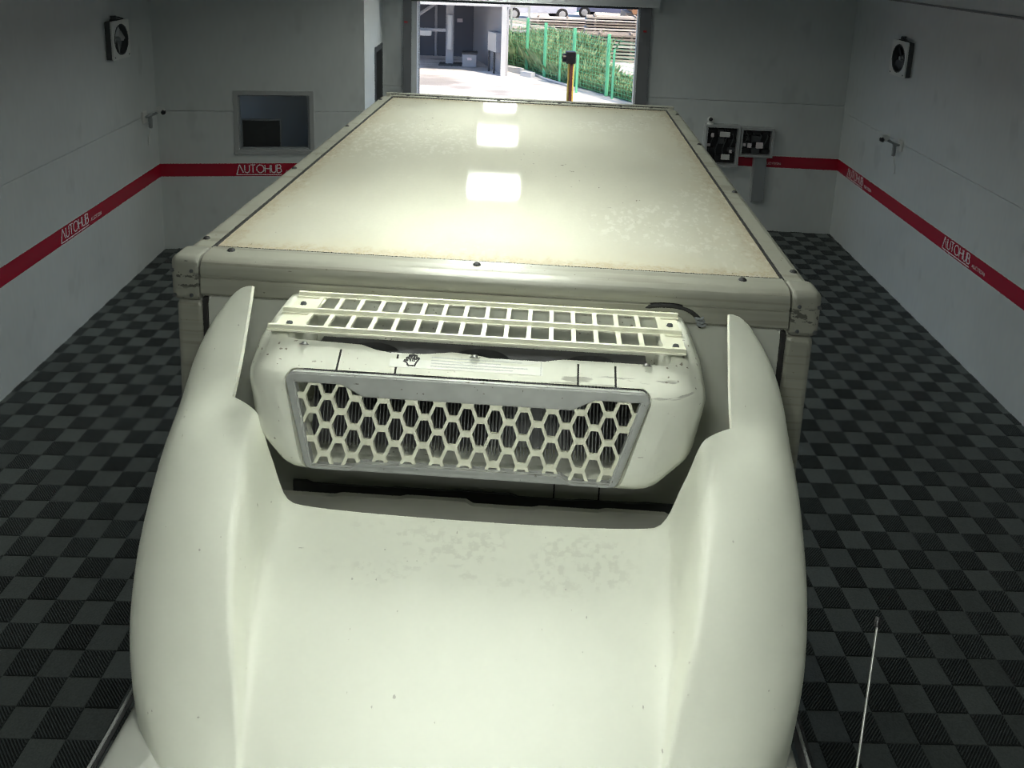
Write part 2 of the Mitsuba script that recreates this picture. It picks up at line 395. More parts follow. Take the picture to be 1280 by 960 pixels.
WL = plan_wall('wall_left', ((left_x(Y_FRONT), Y_FRONT), (left_x(9.157366), 9.157366)), (1, 0), label='left grey panel wall with a red stripe and a fan')
WR = plan_wall('wall_right', ((right_x(10.341664), 10.341664), (right_x(Y_FRONT), Y_FRONT)), (-1, 0), label='right grey panel wall with a red stripe and a fan')
WF = plan_wall('wall_front', ((4.1, Y_FRONT), (-3.8, Y_FRONT)), (0, 1), label='grey panel wall closing the bay opposite the open door')
WIN = dict(x0=-3.128, x1=-2.262, z0=1.165, z1=1.885)
oL = math.hypot(XR + 3.97267, office_y(XR) - 9.157366); oc = (XR + 3.97267) / oL
w0, w1 = (WIN['x0'] + 3.97267) / oc, (WIN['x1'] + 3.97267) / oc
WO = plan_wall('wall_office', ((-3.97267, 9.157366), (XR, office_y(XR))), (0, -1), label='grey panel wall of the corner office with a window', holes=[(w0, WIN['z0'], w1, WIN['z1'])], seams=[(0.0, 1.655), (1.659, 3.76)])
yb = back_y(XR)
rl = yb - office_y(XR)
d0, d1 = 10.20 - office_y(XR), 10.73 - office_y(XR)
WT = plan_wall('wall_return', ((XR, office_y(XR)), (XR, yb)), (1, 0), label='short pale return wall beside the door opening', holes=[(d0, -0.05, d1, 2.29)], seams=[(0.0, 3.76)])
def bx(x): return (4.365868 - x) * math.hypot(1, 0.08)
WB = plan_wall('wall_back', ((4.365868, 10.341664), (-4.1, back_y(-4.1))), (0, -1), label='back grey panel wall around the open roller door', holes=[(bx(1.66), -0.05, bx(-1.205), 2.89)], seams=[(0.0, 1.745), (1.749, 3.76)])
lab(add('ceiling', cbox(-4.3, 4.8, Y_FRONT - 0.2, 11.1, 3.76, 3.90), 'mat_ceiling'), 'plain grey ceiling of the inspection bay', kind='structure')
# thin ledge along the right wall near the top
add('wall_right__ledge', WR['prism'](sbox(0.0, 3.160, WR['L'], 3.180), 0.0, 0.02), 'mat_core')

# red stripe with the painted name
GLYPH_W = dict(A=0.78, U=0.56, T=0.58, O=0.86, H=0.60, B=0.50)
def glyph(c):
    arc = lambda cx, cy, rx, ry, a0, a1: [(cx + rx * math.cos(math.radians(a0 + (a1 - a0) * k / 24)), cy + ry * math.sin(math.radians(a0 + (a1 - a0) * k / 24))) for k in range(25)]
    w = GLYPH_W[c]
    return dict(
        A=[[(0.30, 1), (-0.04, -0.26)], [(0.30, 1), (0.34, 1), (w - 0.02, 0)]],
        U=[[(0, 1), (0, 0.3)] + arc(w / 2, 0.3, w / 2, 0.3, 180, 360) + [(w, 0.3), (w, 1)]],
        T=[[(0, 1), (w, 1)], [(w / 2, 1), (w / 2, 0)]],
        O=[arc(w / 2, 0.5, w / 2, 0.5, 0, 360)],
        H=[[(0, 0), (0, 1)], [(w, 0), (w, 1)], [(0, 0.52), (w, 0.52)]],
        B=[[(0, 0), (0, 1), (w * 0.45, 1)] + arc(w * 0.45, 0.77, w * 0.42, 0.23, 90, -90) + [(0, 0.54)], [(w * 0.45, 0.54)] + arc(w * 0.5, 0.27, w * 0.5, 0.27, 90, -90) + [(0, 0)]])[c]
def autohub(h):
    x, parts = 0.0, []
    for c in 'AUTOHUB':
        for s in glyph(c):
            parts.append(LineString([(x + a, b) for a, b in s]).buffer(0.062, cap_style='flat', join_style='mitre', mitre_limit=2))
        x += GLYPH_W[c] + 0.15
    parts.append(LineString([(-0.06, -0.26), (x - 0.12, -0.26)]).buffer(0.055, cap_style='flat'))
    return shapely.affinity.scale(unary_union(parts), h, h, origin=(0, 0)), (x - 0.15) * h
small = meshkit.text_mesh('AUCTION', 0.034, 0.0012)
S0, S1 = 0.8839, 1.0370
hub, hub_w = autohub(0.094)
def stripe(wall, key, a0, a1, text_at, flip=False, gap=0.045):
    st = add(key + '__stripe', wall['prism'](sbox(a0, S0, a1, S1), 0.0, 0.003), 'mat_stripe')
    for a in text_at:
        m = extrude(hub, 0.0012); s2 = small.copy(); s2.apply_translation([hub_w + gap, -0.006, 0])
        m = cat(m, s2)
        X = -np.array(wall['X']) if flip else np.array(wall['X'])
        p = [wall['p0'][0] + wall['X'][0] * a + wall['N'][0] * 0.003, wall['p0'][1] + wall['X'][1] * a + wall['N'][1] * 0.003, S0 + 0.0415]
        add(st + '__lettering', put(m, p, X, [0, 0, 1], wall['N']), 'mat_letter')
stripe(WL, 'wall_left', 0.02, WL['L'] - 0.001, [6.92 - Y_FRONT, 4.42 - Y_FRONT, 1.92 - Y_FRONT])
stripe(WR, 'wall_right', 0.003, WR['L'] - 0.02, [10.341664 - y for y in (9.98, 7.44, 4.90, 2.36)])
stripe(WO, 'wall_office', 0.003, oL - 0.001, [(-3.13 + 3.97267) / oc])
stripe(WB, 'wall_back', 0.003, bx(1.83), [bx(2.47)], flip=True, gap=0.44)

# office behind the window: a dark room
lab(add('wall_office_inside', cbox(-4.0, -1.84, 10.86, 10.95, 0.0, 3.74), 'mat_box_panel'), 'far wall of the dark office behind the window', kind='structure')
lab(add('window_1__pane', WO['prism'](sbox(w0 + 0.045, WIN['z0'] + 0.05, w1 - 0.045, WIN['z1'] - 0.045), -0.045, -0.044), 'mat_glass'), 'tinted window pane')
fr = sbox(w0 - 0.012, WIN['z0'] - 0.012, w1 + 0.012, WIN['z1'] + 0.012).difference(sbox(w0 + 0.035, WIN['z0'] + 0.04, w1 - 0.035, WIN['z1'] - 0.035))
add('window_1__frame', WO['prism'](fr, -0.07, 0.012), 'mat_alu')
sash = sbox(w0 + 0.035, WIN['z0'] + 0.04, w1 - 0.035, WIN['z1'] - 0.035).difference(sbox(w0 + 0.052, WIN['z0'] + 0.058, w1 - 0.062, WIN['z1'] - 0.05))
add('window_1__sash', WO['prism'](sash, -0.06, -0.02), 'mat_grey_plastic')
add('window_1__sill', WO['prism'](sbox(w0 - 0.012, WIN['z0'] - 0.012, w1 + 0.012, WIN['z0'] + 0.03), 0.012, 0.03), 'mat_alu')
lab('window_1', 'grey framed window of the office above the red stripe', kind='structure')
for z0, z1, y0, y1 in ((-0.02, 1.2, 9.16, 11.0), (2.1, 3.76, 9.16, 11.0), (1.2, 2.1, 9.16, 9.95), (1.2, 2.1, 10.6, 11.0)):  # unseen opening added in this wall to let daylight into the office
    add('wall_office_side', cbox(-4.16, -4.05, y0, y1, z0, z1), 'mat_core')
    labels[[k for k in scene if k.startswith('wall_office_side')][-1]] = {'label': 'outer side wall of the office with an added daylight opening', 'kind': 'structure'}
t = new_thing('monitor'); a0, a1 = w0 + 0.03, w0 + 0.46
add(t + '__screen', WO['prism'](sbox(a0, WIN['z0'] - 0.02, a1, WIN['z0'] + 0.33), -0.30, -0.27), 'mat_black')
add(t + '__bezel', WO['prism'](sbox(a0 - 0.012, WIN['z0'] - 0.03, a1 + 0.012, WIN['z0'] + 0.342).difference(sbox(a0, WIN['z0'] - 0.02, a1, WIN['z0'] + 0.33)), -0.305, -0.262), 'mat_grey_plastic')
add(t + '__stand', WO['prism'](unary_union([sbox(a0 + 0.19, 0.76, a0 + 0.25, WIN['z0'] - 0.02), sbox(a0 + 0.08, 0.76, a0 + 0.36, 0.775)]), -0.40, -0.302), 'mat_black')
lab(t, 'dark flat monitor standing behind the office window pane', 'monitor')
t = new_thing('desk')
add(t + '__desktop', WO['prism'](sbox(0.15, 0.73, 1.75, 0.76), -0.80, -0.22), 'mat_board_a')
for a in (0.2, 1.66):
    for c in (-0.76, -0.30): add(t + '__leg', WO['prism'](sbox(a, -0.013, a + 0.045, 0.73), c, c + 0.045), 'mat_black')
lab(t, 'plain office desk under the window, carrying the monitor', 'desk')

# door in the return wall: dark frame, black leaf filling the dark opening
frame = sbox(d0 - 0.03, -0.01, d1 + 0.03, 2.33).difference(sbox(d0 + 0.03, -0.05, d1 - 0.03, 2.26))
add('door_1__frame', WT['prism'](frame, -0.17, 0.012), 'mat_dark_metal')
leaf = add('door_1__leaf', WT['prism'](sbox(d0 + 0.032, -0.008, d1 - 0.032, 2.255), -0.12, -0.08), 'mat_black')
add(leaf + '__handle', WT['prism'](sbox(d0 + 0.07, 1.0, d0 + 0.18, 1.025), -0.08, -0.03), 'mat_steel')
lab('door_1', 'narrow dark door in the return wall beside the roller door', kind='structure')

# roller door: opening frame, guide rails, housing
def back_plate(x0, x1, z0, z1, c0, c1):
    return WB['prism'](sbox(bx(x1), z0, bx(x0), z1), c0, c1)
for x0, x1 in ((-1.385, -1.279), (1.672, 1.815)):
    add('door_2__guide_rail', back_plate(x0, x1, -0.012, 2.93, 0.001, 0.07), 'mat_guide')
for x0, x1 in ((-1.278, -1.205), (1.645, 1.671)):
    add('door_2__jamb', back_plate(x0, x1, -0.012, 2.90, -0.15, 0.05), 'mat_jamb')
h = add('door_2__shutter_housing', back_plate(-1.42, 1.885, 2.93, 3.30, 0.001, 0.34), 'mat_jamb')
add('door_2__shutter_edge', back_plate(-1.278, 1.645, 2.885, 2.93, 0.01, 0.06), 'mat_dark_metal')
for x in (-1.345, 1.742):
    add('door_2__sensor', back_plate(x - 0.022, x + 0.022, 2.60, 2.622, 0.071, 0.09), 'mat_red')
lab('door_2', 'open roller shutter doorway in the back wall with grey guide rails', kind='structure')

# ------------------------------------------------------------------ ceiling lamps
lamp_case = cat(cbox(-LAMP_W / 2 - 0.03, LAMP_W / 2 + 0.03, -LAMP_L / 2 - 0.03, LAMP_L / 2 + 0.03, 0.012, 0.10, 0.008))
rim = put(extrude(sbox(-LAMP_W / 2 - 0.03, -LAMP_L / 2 - 0.03, LAMP_W / 2 + 0.03, LAMP_L / 2 + 0.03).difference(sbox(-LAMP_W / 2, -LAMP_L / 2, LAMP_W / 2, LAMP_L / 2)), 0.042), (0, 0, -0.028), (1, 0, 0), (0, 1, 0), (0, 0, 1))
shades = cat(*[cbox(*sorted((sx * (LAMP_W / 2 + 0.002), sx * (LAMP_W / 2 + 0.012))), -LAMP_L / 2 - 0.03, LAMP_L / 2 + 0.03, -0.085, -0.026, 0.002) for sx in (-1, 1)])  # side shades added to keep lamp light off the upper walls
face = trimesh.Trimesh([[-LAMP_W / 2, -LAMP_L / 2, 0.005], [LAMP_W / 2, -LAMP_L / 2, 0.005], [LAMP_W / 2, LAMP_L / 2, 0.005], [-LAMP_W / 2, LAMP_L / 2, 0.005]], [[0, 2, 1], [0, 3, 2]], process=False)
shade_ply = mikit.ply(shades, 'mat_grey_plastic')
case_ply, rim_ply, face_ply = mikit.ply(lamp_case, 'mat_lamp_case'), mikit.ply(rim, 'mat_lamp_case'), mikit.ply(face, 'mat_lamp_face')
for x, y in LAMPS:
    t = new_thing('ceiling_lamp'); tw = T4().translate([x, y, LAMP_Z])
    add(t + '__housing', case_ply, None, tw=tw); add(t + '__rim', rim_ply, None, tw=tw); add(t + '__side_shades', shade_ply, None, tw=tw)
    add(t + '__diffuser', {**face_ply, 'emitter': {'type': 'area', 'radiance': rgb(*LAMP_RADIANCE)}}, None, tw=tw)
    n_ = LAMPS.index((x, y))
    lab(t, 'rectangular white ceiling lamp, %s in the row from the roller door' % ('first', 'second', 'third', 'fourth', 'fifth', 'sixth', 'last')[n_], 'ceiling lamp', 'ceiling lamps over the truck')

# ------------------------------------------------------------------ the truck (local frame: x across, y towards the rear, z up, box front at y = 0)
TK = 'truck'
lab(TK, 'white refrigerated box truck with a stained roof, parked on dark tiles', 'truck')
def tk(name, mesh, bsdf, smooth=False, **k):
    return add(TK + '__' + name, mesh, bsdf, smooth, TRUCK, **k)

BW, BL, ZB = 0.875, 2.721, 0.86
RW = 0.068                                     # rail width on the roof
# roof panel, slightly crowned, lying a little below the rails
gx, gy = np.meshgrid(np.linspace(-0.818, 0.818, 25), np.linspace(0.082, 2.648, 41), indexing='ij')
gz = TOP - 0.004 + 0.002 * (1 - (gx / 0.818) ** 2)
V = np.stack([gx, gy, gz], -1).reshape(-1, 3); nY = gx.shape[1]
F = [[i * nY + j, (i + 1) * nY + j, (i + 1) * nY + j + 1, i * nY + j + 1] for i in range(gx.shape[0] - 1) for j in range(nY - 1)]
lab(tk('roof_panel', (V, F), 'mat_roof', True), 'glossy cream roof sheet with brown stains along its edges')
core = cbox(-BW + 0.012, BW - 0.012, 0.012, BL - 0.012, ZB, TOP - 0.02)
tk('box_body', core, 'mat_side_panel')
for s in (-1, 1):
    prof = Polygon([(0, 0), (RW, 0), (RW, -0.006), (RW + 0.0, -0.012), (RW, -0.115), (RW - 0.008, -0.122), (0, -0.122), (0, 0)])
    # outer side rounded: x outward
    pts = [(0.0, 0.001), (RW - 0.02, 0.0), (RW - 0.006, -0.006), (RW, -0.02), (RW, -0.112), (RW - 0.012, -0.12), (RW - 0.02, -0.12), (RW - 0.02, -0.03), (0.0, -0.012)]
    m = extrude(Polygon(pts), BL - 0.14)
    m = put(m, (s * (BW - RW + 0.004), 0.07, TOP), (s, 0, 0), (0, 0, 1), (0, 1, 0))
    r = tk('roof_rail', m, 'mat_rail')
    for y in (0.14, 0.95, 1.76, 2.52):
        add(r + '__rivet', put(lathe([(0, 0.007), (0.006, 0.006), (0.009, 0.004), (0.0105, 0), (0, 0)], 10), (s * 0.853, y, TOP), (1, 0, 0), (0, 1, 0), (0, 0, 1)), 'mat_rubber', 40, TRUCK)
# front rail with its ribs, rear rail
pts = [(0.0, 0.078), (0.002, 0.03), (0.003, 0.012), (-0.004, -0.002), (-0.018, -0.012), (-0.022, -0.016), (-0.024, -0.052), (-0.030, -0.056), (-0.030, -0.098), (-0.026, -0.104), (-0.016, -0.106), (-0.01, -0.098), (-0.005, -0.06), (-0.012, 0.02), (-0.014, 0.078)]
pts = [(0.078, 0.002), (0.02, 0.002), (0.004, -0.003), (-0.008, -0.012), (-0.015, -0.026), (-0.016, -0.048), (-0.011, -0.050), (-0.011, -0.054), (-0.017, -0.056), (-0.019, -0.100), (-0.013, -0.107), (0.012, -0.107), (0.012, -0.02), (0.078, -0.014)]
m = put(extrude(Polygon(pts), 2 * 0.806), (-0.806, 0, TOP), (0, 1, 0), (0, 0, 1), (1, 0, 0))
r = tk('front_rail', m, 'mat_rail', 25)
for x in (-0.745, -0.048, 0.69):
    add(r + '__rivet', put(lathe([(0, 0.007), (0.007, 0.006), (0.010, 0.003), (0.0115, 0), (0, 0)], 10), (x, 0.052, TOP + 0.002), (1, 0, 0), (0, 1, 0), (0, 0, 1)), 'mat_rubber', 40, TRUCK)
m = put(extrude(Polygon([(-0.074, 0.004), (-0.02, 0.004), (-0.004, -0.004), (0.0, -0.016), (0.0, -0.11), (-0.02, -0.11), (-0.02, -0.02), (-0.074, -0.012)]), 1.66), (-0.83, BL, TOP), (0, 1, 0), (0, 0, 1), (1, 0, 0))
r = tk('rear_rail', m, 'mat_rail', 25)
add(r + '__gasket', cbox(-0.825, 0.825, 2.684, 2.701, TOP - 0.01, TOP + 0.0065), 'mat_rubber', False, TRUCK)
m = cbox(-0.86, 0.86, 2.702, 2.724, TOP - 0.02, TOP + 0.012, 0.003)
add(r + '__rain_gutter', m, 'mat_rail', False, TRUCK)
for k in range(9):
    add(r + '__rivet', put(lathe([(0, 0.007), (0.007, 0.006), (0.010, 0.003), (0.011, 0), (0, 0)], 8), (-0.72 + 0.18 * k, 2.67, TOP + 0.003), (1, 0, 0), (0, 1, 0), (0, 0, 1)), 'mat_rubber', 40, TRUCK)
# dark joints between roof and rails
gap = sbox(-0.812, 0.077, 0.812, 2.648).difference(sbox(-0.803, 0.086, 0.803, 2.640))
tk('roof_gasket', put(extrude(gap, 0.006), (0, 0, TOP - 0.0055), (1, 0, 0), (0, 1, 0), (0, 0, 1)), 'mat_rubber')
for s in (-1, 1):                              # corner castings, posts
    X0, X1 = 0.812, 0.892
    a = sphere_hull([(s * x, y, z) for x in (X0 + 0.012, X1 - 0.022) for y in (0.004, 0.06) for z in (TOP - 0.106, TOP - 0.018)], 0.022, 24)
    cut = m3.Manifold.cube((0.3, 0.3, 0.5), True).translate((s * (X0 - 0.15), 0.03, TOP - 0.06))
    a = a - cut
    c = lab(tk('corner_casting', tm(a), 'mat_casting', 30), 'scuffed grey plastic corner cap of the box')
    ck = TK + '__corner_casting' + ('_001' if s > 0 else '')
    for dx, dz in ((0.012, -0.037), (0.066, -0.037), (0.014, -0.108), (0.062, -0.11)):
        add(ck + '__screw', put(lathe([(0, 0.005), (0.005, 0.004), (0.006, 0), (0, 0)], 8), (s * (X0 + 0.006 + dx), -0.0165, TOP + dz), (1, 0, 0), (0, 0, 1), (0, -1, 0)), 'mat_dark_metal', 40, TRUCK)
    post = sphere_hull([(s * x, y, z) for x in (X0 + 0.014, X1 - 0.026) for y in (0.016, 0.06) for z in (ZB + 0.02, TOP - 0.15)], 0.020, 20)
    tk('corner_post', tm(post), 'mat_rail', 30)
    tk('post_gasket', cbox(*sorted((s * 0.796, s * 0.808)), -0.004, 0.012, ZB, TOP - 0.12), 'mat_rubber')
fp = sbox(-0.795, 0.0, 0.795, TOP - 0.112 - ZB).buffer(-0.03).buffer(0.03)
tk('front_panel', put(extrude(fp, 0.010), (0, 0.014, ZB), (1, 0, 0), (0, 0, 1), (0, -1, 0)), 'mat_box_panel')
for s in (-1, 1):
    tk('lower_rail', cbox(*sorted((s * 0.80, s * 0.885)), 0.03, BL - 0.03, ZB - 0.06, ZB + 0.03, 0.008), 'mat_rail')
    d = tk('rear_door', cbox(*sorted((s * 0.01, s * 0.80)), BL - 0.012, BL + 0.035, ZB + 0.02, TOP - 0.13, 0.008), 'mat_side_panel')
    add(d + '__lock_bar', tube([(s * 0.20, BL + 0.055, ZB + 0.03), (s * 0.20, BL + 0.055, TOP - 0.14)], 0.013), 'mat_steel', 40, TRUCK)
    add(d + '__hinge', cbox(*sorted((s * 0.78, s * 0.87)), BL + 0.005, BL + 0.045, 1.7, 1.78, 0.004), 'mat_steel', False, TRUCK)

# cooling unit
UX = -0.015
def sec(zs, w, d, r, R):
    out = [(UX + sx * (w - r), 0.02, zs) for sx in (-1, 1)]
    for sx in (-1, 1):
        for a in np.radians(np.linspace(0, 90, 11)):
            out.append((UX + sx * (w - R + (R - r) * math.cos(a)), -(d - R + (R - r) * math.sin(a)), zs))
    return out
body = m3.Manifold.batch_hull(
    [m3.Manifold.sphere(0.030, 24).translate(p) for p in sec(2.605, 0.545, 0.245, 0.03, 0.10)] +
    [m3.Manifold.sphere(0.060, 28).translate(p) for p in sec(2.562, 0.566, 0.290, 0.06, 0.115)] +
    [m3.Manifold.sphere(0.065, 28).translate(p) for p in sec(2.520, 0.572, 0.345, 0.065, 0.125)] +
    [m3.Manifold.sphere(0.065, 28).translate(p) for p in sec(2.425, 0.548, 0.373, 0.065, 0.13)] +
    [m3.Manifold.sphere(0.050, 28).translate(p) for p in sec(2.392, 0.468, 0.382, 0.034, 0.08)] +
    [m3.Manifold.sphere(0.040, 24).translate(p) for p in sec(2.262, 0.400, 0.210, 0.04, 0.08)])
body = body.trim_by_plane((0, -1, 0), -0.004)
# cavity with a wavy front edge on top, and the front opening behind the hexagon grille
wave = [(-0.475, -0.03), (0.455, -0.03), (0.462, -0.246), (0.452, -0.262), (0.2, -0.262), (0.16, -0.268), (0.11, -0.279), (0.04, -0.274), (0.0, -0.266), (-0.07, -0.261), (-0.15, -0.27), (-0.2, -0.274), (-0.26, -0.266), (-0.3, -0.256), (-0.46, -0.252), (-0.487, -0.246), (-0.49, -0.229), (-0.478, -0.216)]
top_cut = man(put(extrude(Polygon(wave), 0.30), (0, 0, 2.36), (1, 0, 0), (0, 1, 0), (0, 0, 1)))
# plane of the front face: leans back towards the top
FA = np.array([0, 0.0575, 0.205]); FH = np.linalg.norm(FA); FU = FA / FH; FN = np.cross([1, 0, 0], FU)      # outward normal = forward and a bit up
FO = np.array([-0.028, -0.386, 2.361])
def on_face(poly, c0, c1):
    m = extrude(poly, c1 - c0); m.apply_translation([0, 0, c0])
    return put(m, FO, (1, 0, 0), FU, FN)
outer = Polygon([(-0.372, 0.0), (0.362, 0.0), (0.440, 0.222), (-0.440, 0.222)]).buffer(-0.02).buffer(0.02)
inner = Polygon([(-0.357, 0.010), (-0.262, 0.010), (-0.242, 0.022), (0.232, 0.022), (0.252, 0.010), (0.347, 0.010), (0.412, 0.198), (0.305, 0.198), (0.250, 0.172), (-0.245, 0.172), (-0.300, 0.198), (-0.412, 0.198)])
body = body - top_cut - man(on_face(outer.buffer(0.004), -0.30, 0.2)) - m3.Manifold.cube((0.86, 0.24, 0.21), True).translate((UX, -0.15, 2.40)) - man(on_face(outer.buffer(0.006), -0.012, 0.2))
u = TK + '__refrigeration_unit'
lab(add(u, tm(body), 'mat_unit', 42, TRUCK), 'white roof unit with dark scratches, a slatted top and a hexagon grille')
fr_poly = outer.difference(inner)
bev = [on_face(fr_poly.buffer(-0.0035), -0.010, 0.013), on_face(fr_poly, -0.010, 0.009)]
lab(add(u + '__grille_frame', tm(man(bev[0]) + man(bev[1])), 'mat_silver', False, TRUCK), 'silver grille frame')
# hexagon plate
PX, PZ = 0.0672, 0.0660
hexes = []
def hexagon(cx, cz):
    a, b = 0.0195, 0.0262
    return Polygon([(cx - a, cz), (cx - a * 0.45, cz + b), (cx + a * 0.45, cz + b), (cx + a, cz), (cx + a * 0.45, cz - b), (cx - a * 0.45, cz - b)])
for c in range(-16, 17):
    for r in range(-1, 5):
        hexes.append(hexagon(c * PX / 2 + 0.004, 0.066 + r * PZ + (PZ / 2 if c % 2 else 0)))
plate = inner.buffer(0.004).difference(unary_union(hexes))
lab(add(u + '__hexagon_grille', on_face(plate, -0.006, 0.004), 'mat_unit_grille', False, TRUCK), 'cream grille with elongated hexagon holes')
add(u + '__grille_lip', on_face(Polygon([(-0.357, 0.009), (-0.262, 0.009), (-0.242, 0.021), (0.232, 0.021), (0.252, 0.009), (0.347, 0.009), (0.345, 0.003), (0.254, 0.003), (0.233, 0.015), (-0.243, 0.015), (-0.264, 0.003), (-0.355, 0.003)]), 0.010, 0.020), 'mat_silver', False, TRUCK)
# inside of the unit
fins = [on_face(sbox(-0.40 + 0.009 * k, 0.012, -0.3985 + 0.009 * k, 0.20), -0.230, -0.130) for k in range(90)]
add(u + '__coil', cat(on_face(outer.buffer(-0.004), -0.234, -0.228), *fins), 'mat_inside', False, TRUCK)
for k in range(3):                             # three plastic axial fans under the slats, charcoal so the slot looks shaded
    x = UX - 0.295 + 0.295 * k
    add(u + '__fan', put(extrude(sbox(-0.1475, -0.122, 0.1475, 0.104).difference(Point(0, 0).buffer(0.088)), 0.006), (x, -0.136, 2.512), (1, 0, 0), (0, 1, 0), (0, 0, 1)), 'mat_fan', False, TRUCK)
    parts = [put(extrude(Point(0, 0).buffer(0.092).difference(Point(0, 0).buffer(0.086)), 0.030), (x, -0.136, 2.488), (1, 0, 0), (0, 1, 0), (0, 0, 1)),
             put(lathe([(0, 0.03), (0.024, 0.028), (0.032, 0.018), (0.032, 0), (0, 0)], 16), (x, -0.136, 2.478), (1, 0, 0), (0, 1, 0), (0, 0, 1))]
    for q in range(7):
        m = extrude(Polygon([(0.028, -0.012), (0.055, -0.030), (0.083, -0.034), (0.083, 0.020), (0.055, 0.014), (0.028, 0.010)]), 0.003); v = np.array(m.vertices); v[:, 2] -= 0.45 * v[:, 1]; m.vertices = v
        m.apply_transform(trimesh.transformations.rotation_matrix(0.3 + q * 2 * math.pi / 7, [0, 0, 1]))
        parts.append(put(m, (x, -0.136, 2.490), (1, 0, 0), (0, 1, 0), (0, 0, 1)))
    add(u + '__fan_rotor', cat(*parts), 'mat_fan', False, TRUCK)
for k in range(5):
    x = UX - 0.36 + 0.17 * k
    add(u + '__cable', tube([(x, -0.18, 2.545), (x + 0.05, -0.20, 2.565), (x + 0.11, -0.19, 2.56), (x + 0.16, -0.16, 2.55)], 0.006, 6), 'mat_dark_metal', True, TRUCK)
# slatted top: three long rails, cross bars, end plates with screws
ZT = 2.640
ys = (-0.040, -0.142, -0.243)
xr = ((-0.522, 0.505), (-0.532, 0.500), (-0.536, 0.496))
for y, (a, b) in zip(ys, xr):
    prof = Polygon([(-0.011, 0), (0.011, 0), (0.011, 0.004), (0.005, 0.004), (0.004, 0.014), (-0.004, 0.014), (-0.005, 0.004), (-0.011, 0.004)])
    add(u + '__grille_rail', put(extrude(prof, b - a), (a, y, ZT - 0.003), (0, 1, 0), (0, 0, 1), (1, 0, 0)), 'mat_unit_grille', False, TRUCK)
bar_x = [-0.455 + 0.0565 * k for k in range(17)]
for row in (0, 1):
    for x in bar_x:
        add(u + '__grille_bar', cbox(x - 0.0058, x + 0.0058, ys[row + 1] + 0.0115, ys[row] - 0.0115, ZT - 0.004, ZT + 0.003), 'mat_unit_grille', False, TRUCK)
for s in (-1, 1):
    x0, x1 = (-0.530, -0.461) if s < 0 else (0.455, 0.500)
    pl = Polygon([(x0 + (0.012 if s < 0 else 0), -0.022), (x1 + (0.02 if s < 0 else 0), -0.022), (x1, -0.232), (x0, -0.232)])
    e = add(u + '__end_plate', put(extrude(pl, 0.004), (0, 0, ZT - 0.008), (1, 0, 0), (0, 1, 0), (0, 0, 1)), 'mat_unit_grille', False, TRUCK)
    for y in (-0.026, -0.088, -0.205):
        xx = (x0 + x1) / 2
        add(u + '__screw', put(lathe([(0, 0.007), (0.007, 0.005), (0.009, 0), (0, 0)], 8), (xx, y, ZT - 0.004), (1, 0, 0), (0, 1, 0), (0, 0, 1)), 'mat_dark_metal', 40, TRUCK)
for x, y, z in ((-0.440, -0.262, 2.610), (-0.018, -0.268, 2.606), (0.402, -0.264, 2.609)):
    add(u + '__screw', put(lathe([(0, 0.008), (0.006, 0.007), (0.009, 0.002), (0.013, 0.001), (0.013, 0), (0, 0)], 10), (x, y, z), (1, 0, 0), (0, 0.85, -0.5), (0, 0.5, 0.85)), 'mat_steel', 40, TRUCK)
# paper label with a printed hand on the sloping front
SU = np.array([0, 0.834, 0.552]); SN = np.cross([1, 0, 0], SU)
SO = np.array([-0.222, -0.2993, 2.5852])
def on_slope(poly, c0, c1):
    m = extrude(poly, c1 - c0); m.apply_translation([0, 0, c0])
    return put(m, SO, (1, 0, 0), SU, SN)
st = add(u + '__sticker', on_slope(sbox(0, 0, 0.372, 0.0375), -0.004, 0.0015), 'mat_sticker', False, TRUCK)
labels[st] = {'label': 'white paper label with a printed hand'}
hand = [(0.0, 0.40), (0.20, 0.30), (0.30, 0.05), (0.75, 0.05), (0.80, 0.30), (0.98, 0.70), (0.90, 0.78), (0.78, 0.60), (0.80, 0.92), (0.70, 0.98), (0.62, 0.66), (0.60, 1.02), (0.50, 1.04), (0.46, 0.68), (0.40, 0.98), (0.30, 0.96), (0.32, 0.60), (0.22, 0.78), (0.13, 0.72), (0.22, 0.46), (0.05, 0.52)]
hand = LineString(hand + hand[:1]).buffer(0.055)
for x in (0.42, 0.56, 0.68): hand = hand.union(LineString([(x, 0.45), (x, 0.68)]).buffer(0.04))
hand = shapely.affinity.translate(shapely.affinity.scale(hand, 0.037, 0.030, origin=(0, 0)), 0.034, 0.004)
ex = [hand]
add(u + '__sticker_print', on_slope(unary_union(ex), 0.0015, 0.0021), 'mat_print', False, TRUCK)
lines = [sbox(0.10, 0.006 + 0.0075 * k, 0.10 + w, 0.0088 + 0.0075 * k) for k, w in enumerate((0.20, 0.235, 0.17, 0.22))] + [sbox(0.366, 0.0, 0.368, 0.0375)]
add(u + '__sticker_print', on_slope(unary_union(lines), 0.0015, 0.0020), 'mat_print_pale', False, TRUCK)
hs = [(0.415, 0.0, 2.632), (0.43, -0.012, 2.655), (0.48, -0.014, 2.661), (0.52, -0.012, 2.656), (0.545, -0.014, 2.646), (0.562, -0.016, 2.632), (0.572, -0.016, 2.617), (0.574, -0.003, 2.603)]
hh = CubicSpline(np.arange(len(hs)), hs)(np.linspace(0, len(hs) - 1, 60))
lab(add(u + '__hose', tube(hh, 0.0075, 8), 'mat_rubber', True, TRUCK), 'black rubber hose')
for k, y in enumerate((0.0, 0.012, 0.024)):
    add(u + '__cable_tie', put(extrude(Point(0, 0).buffer(0.013).difference(Point(0, 0).buffer(0.009)), 0.006), (0.566 + 0.004 * k, -0.017, 2.630 - 0.8 * y), (1, 0, 0), (0, 1, 0), (0, 0, 1)), 'mat_grey_plastic', False, TRUCK)
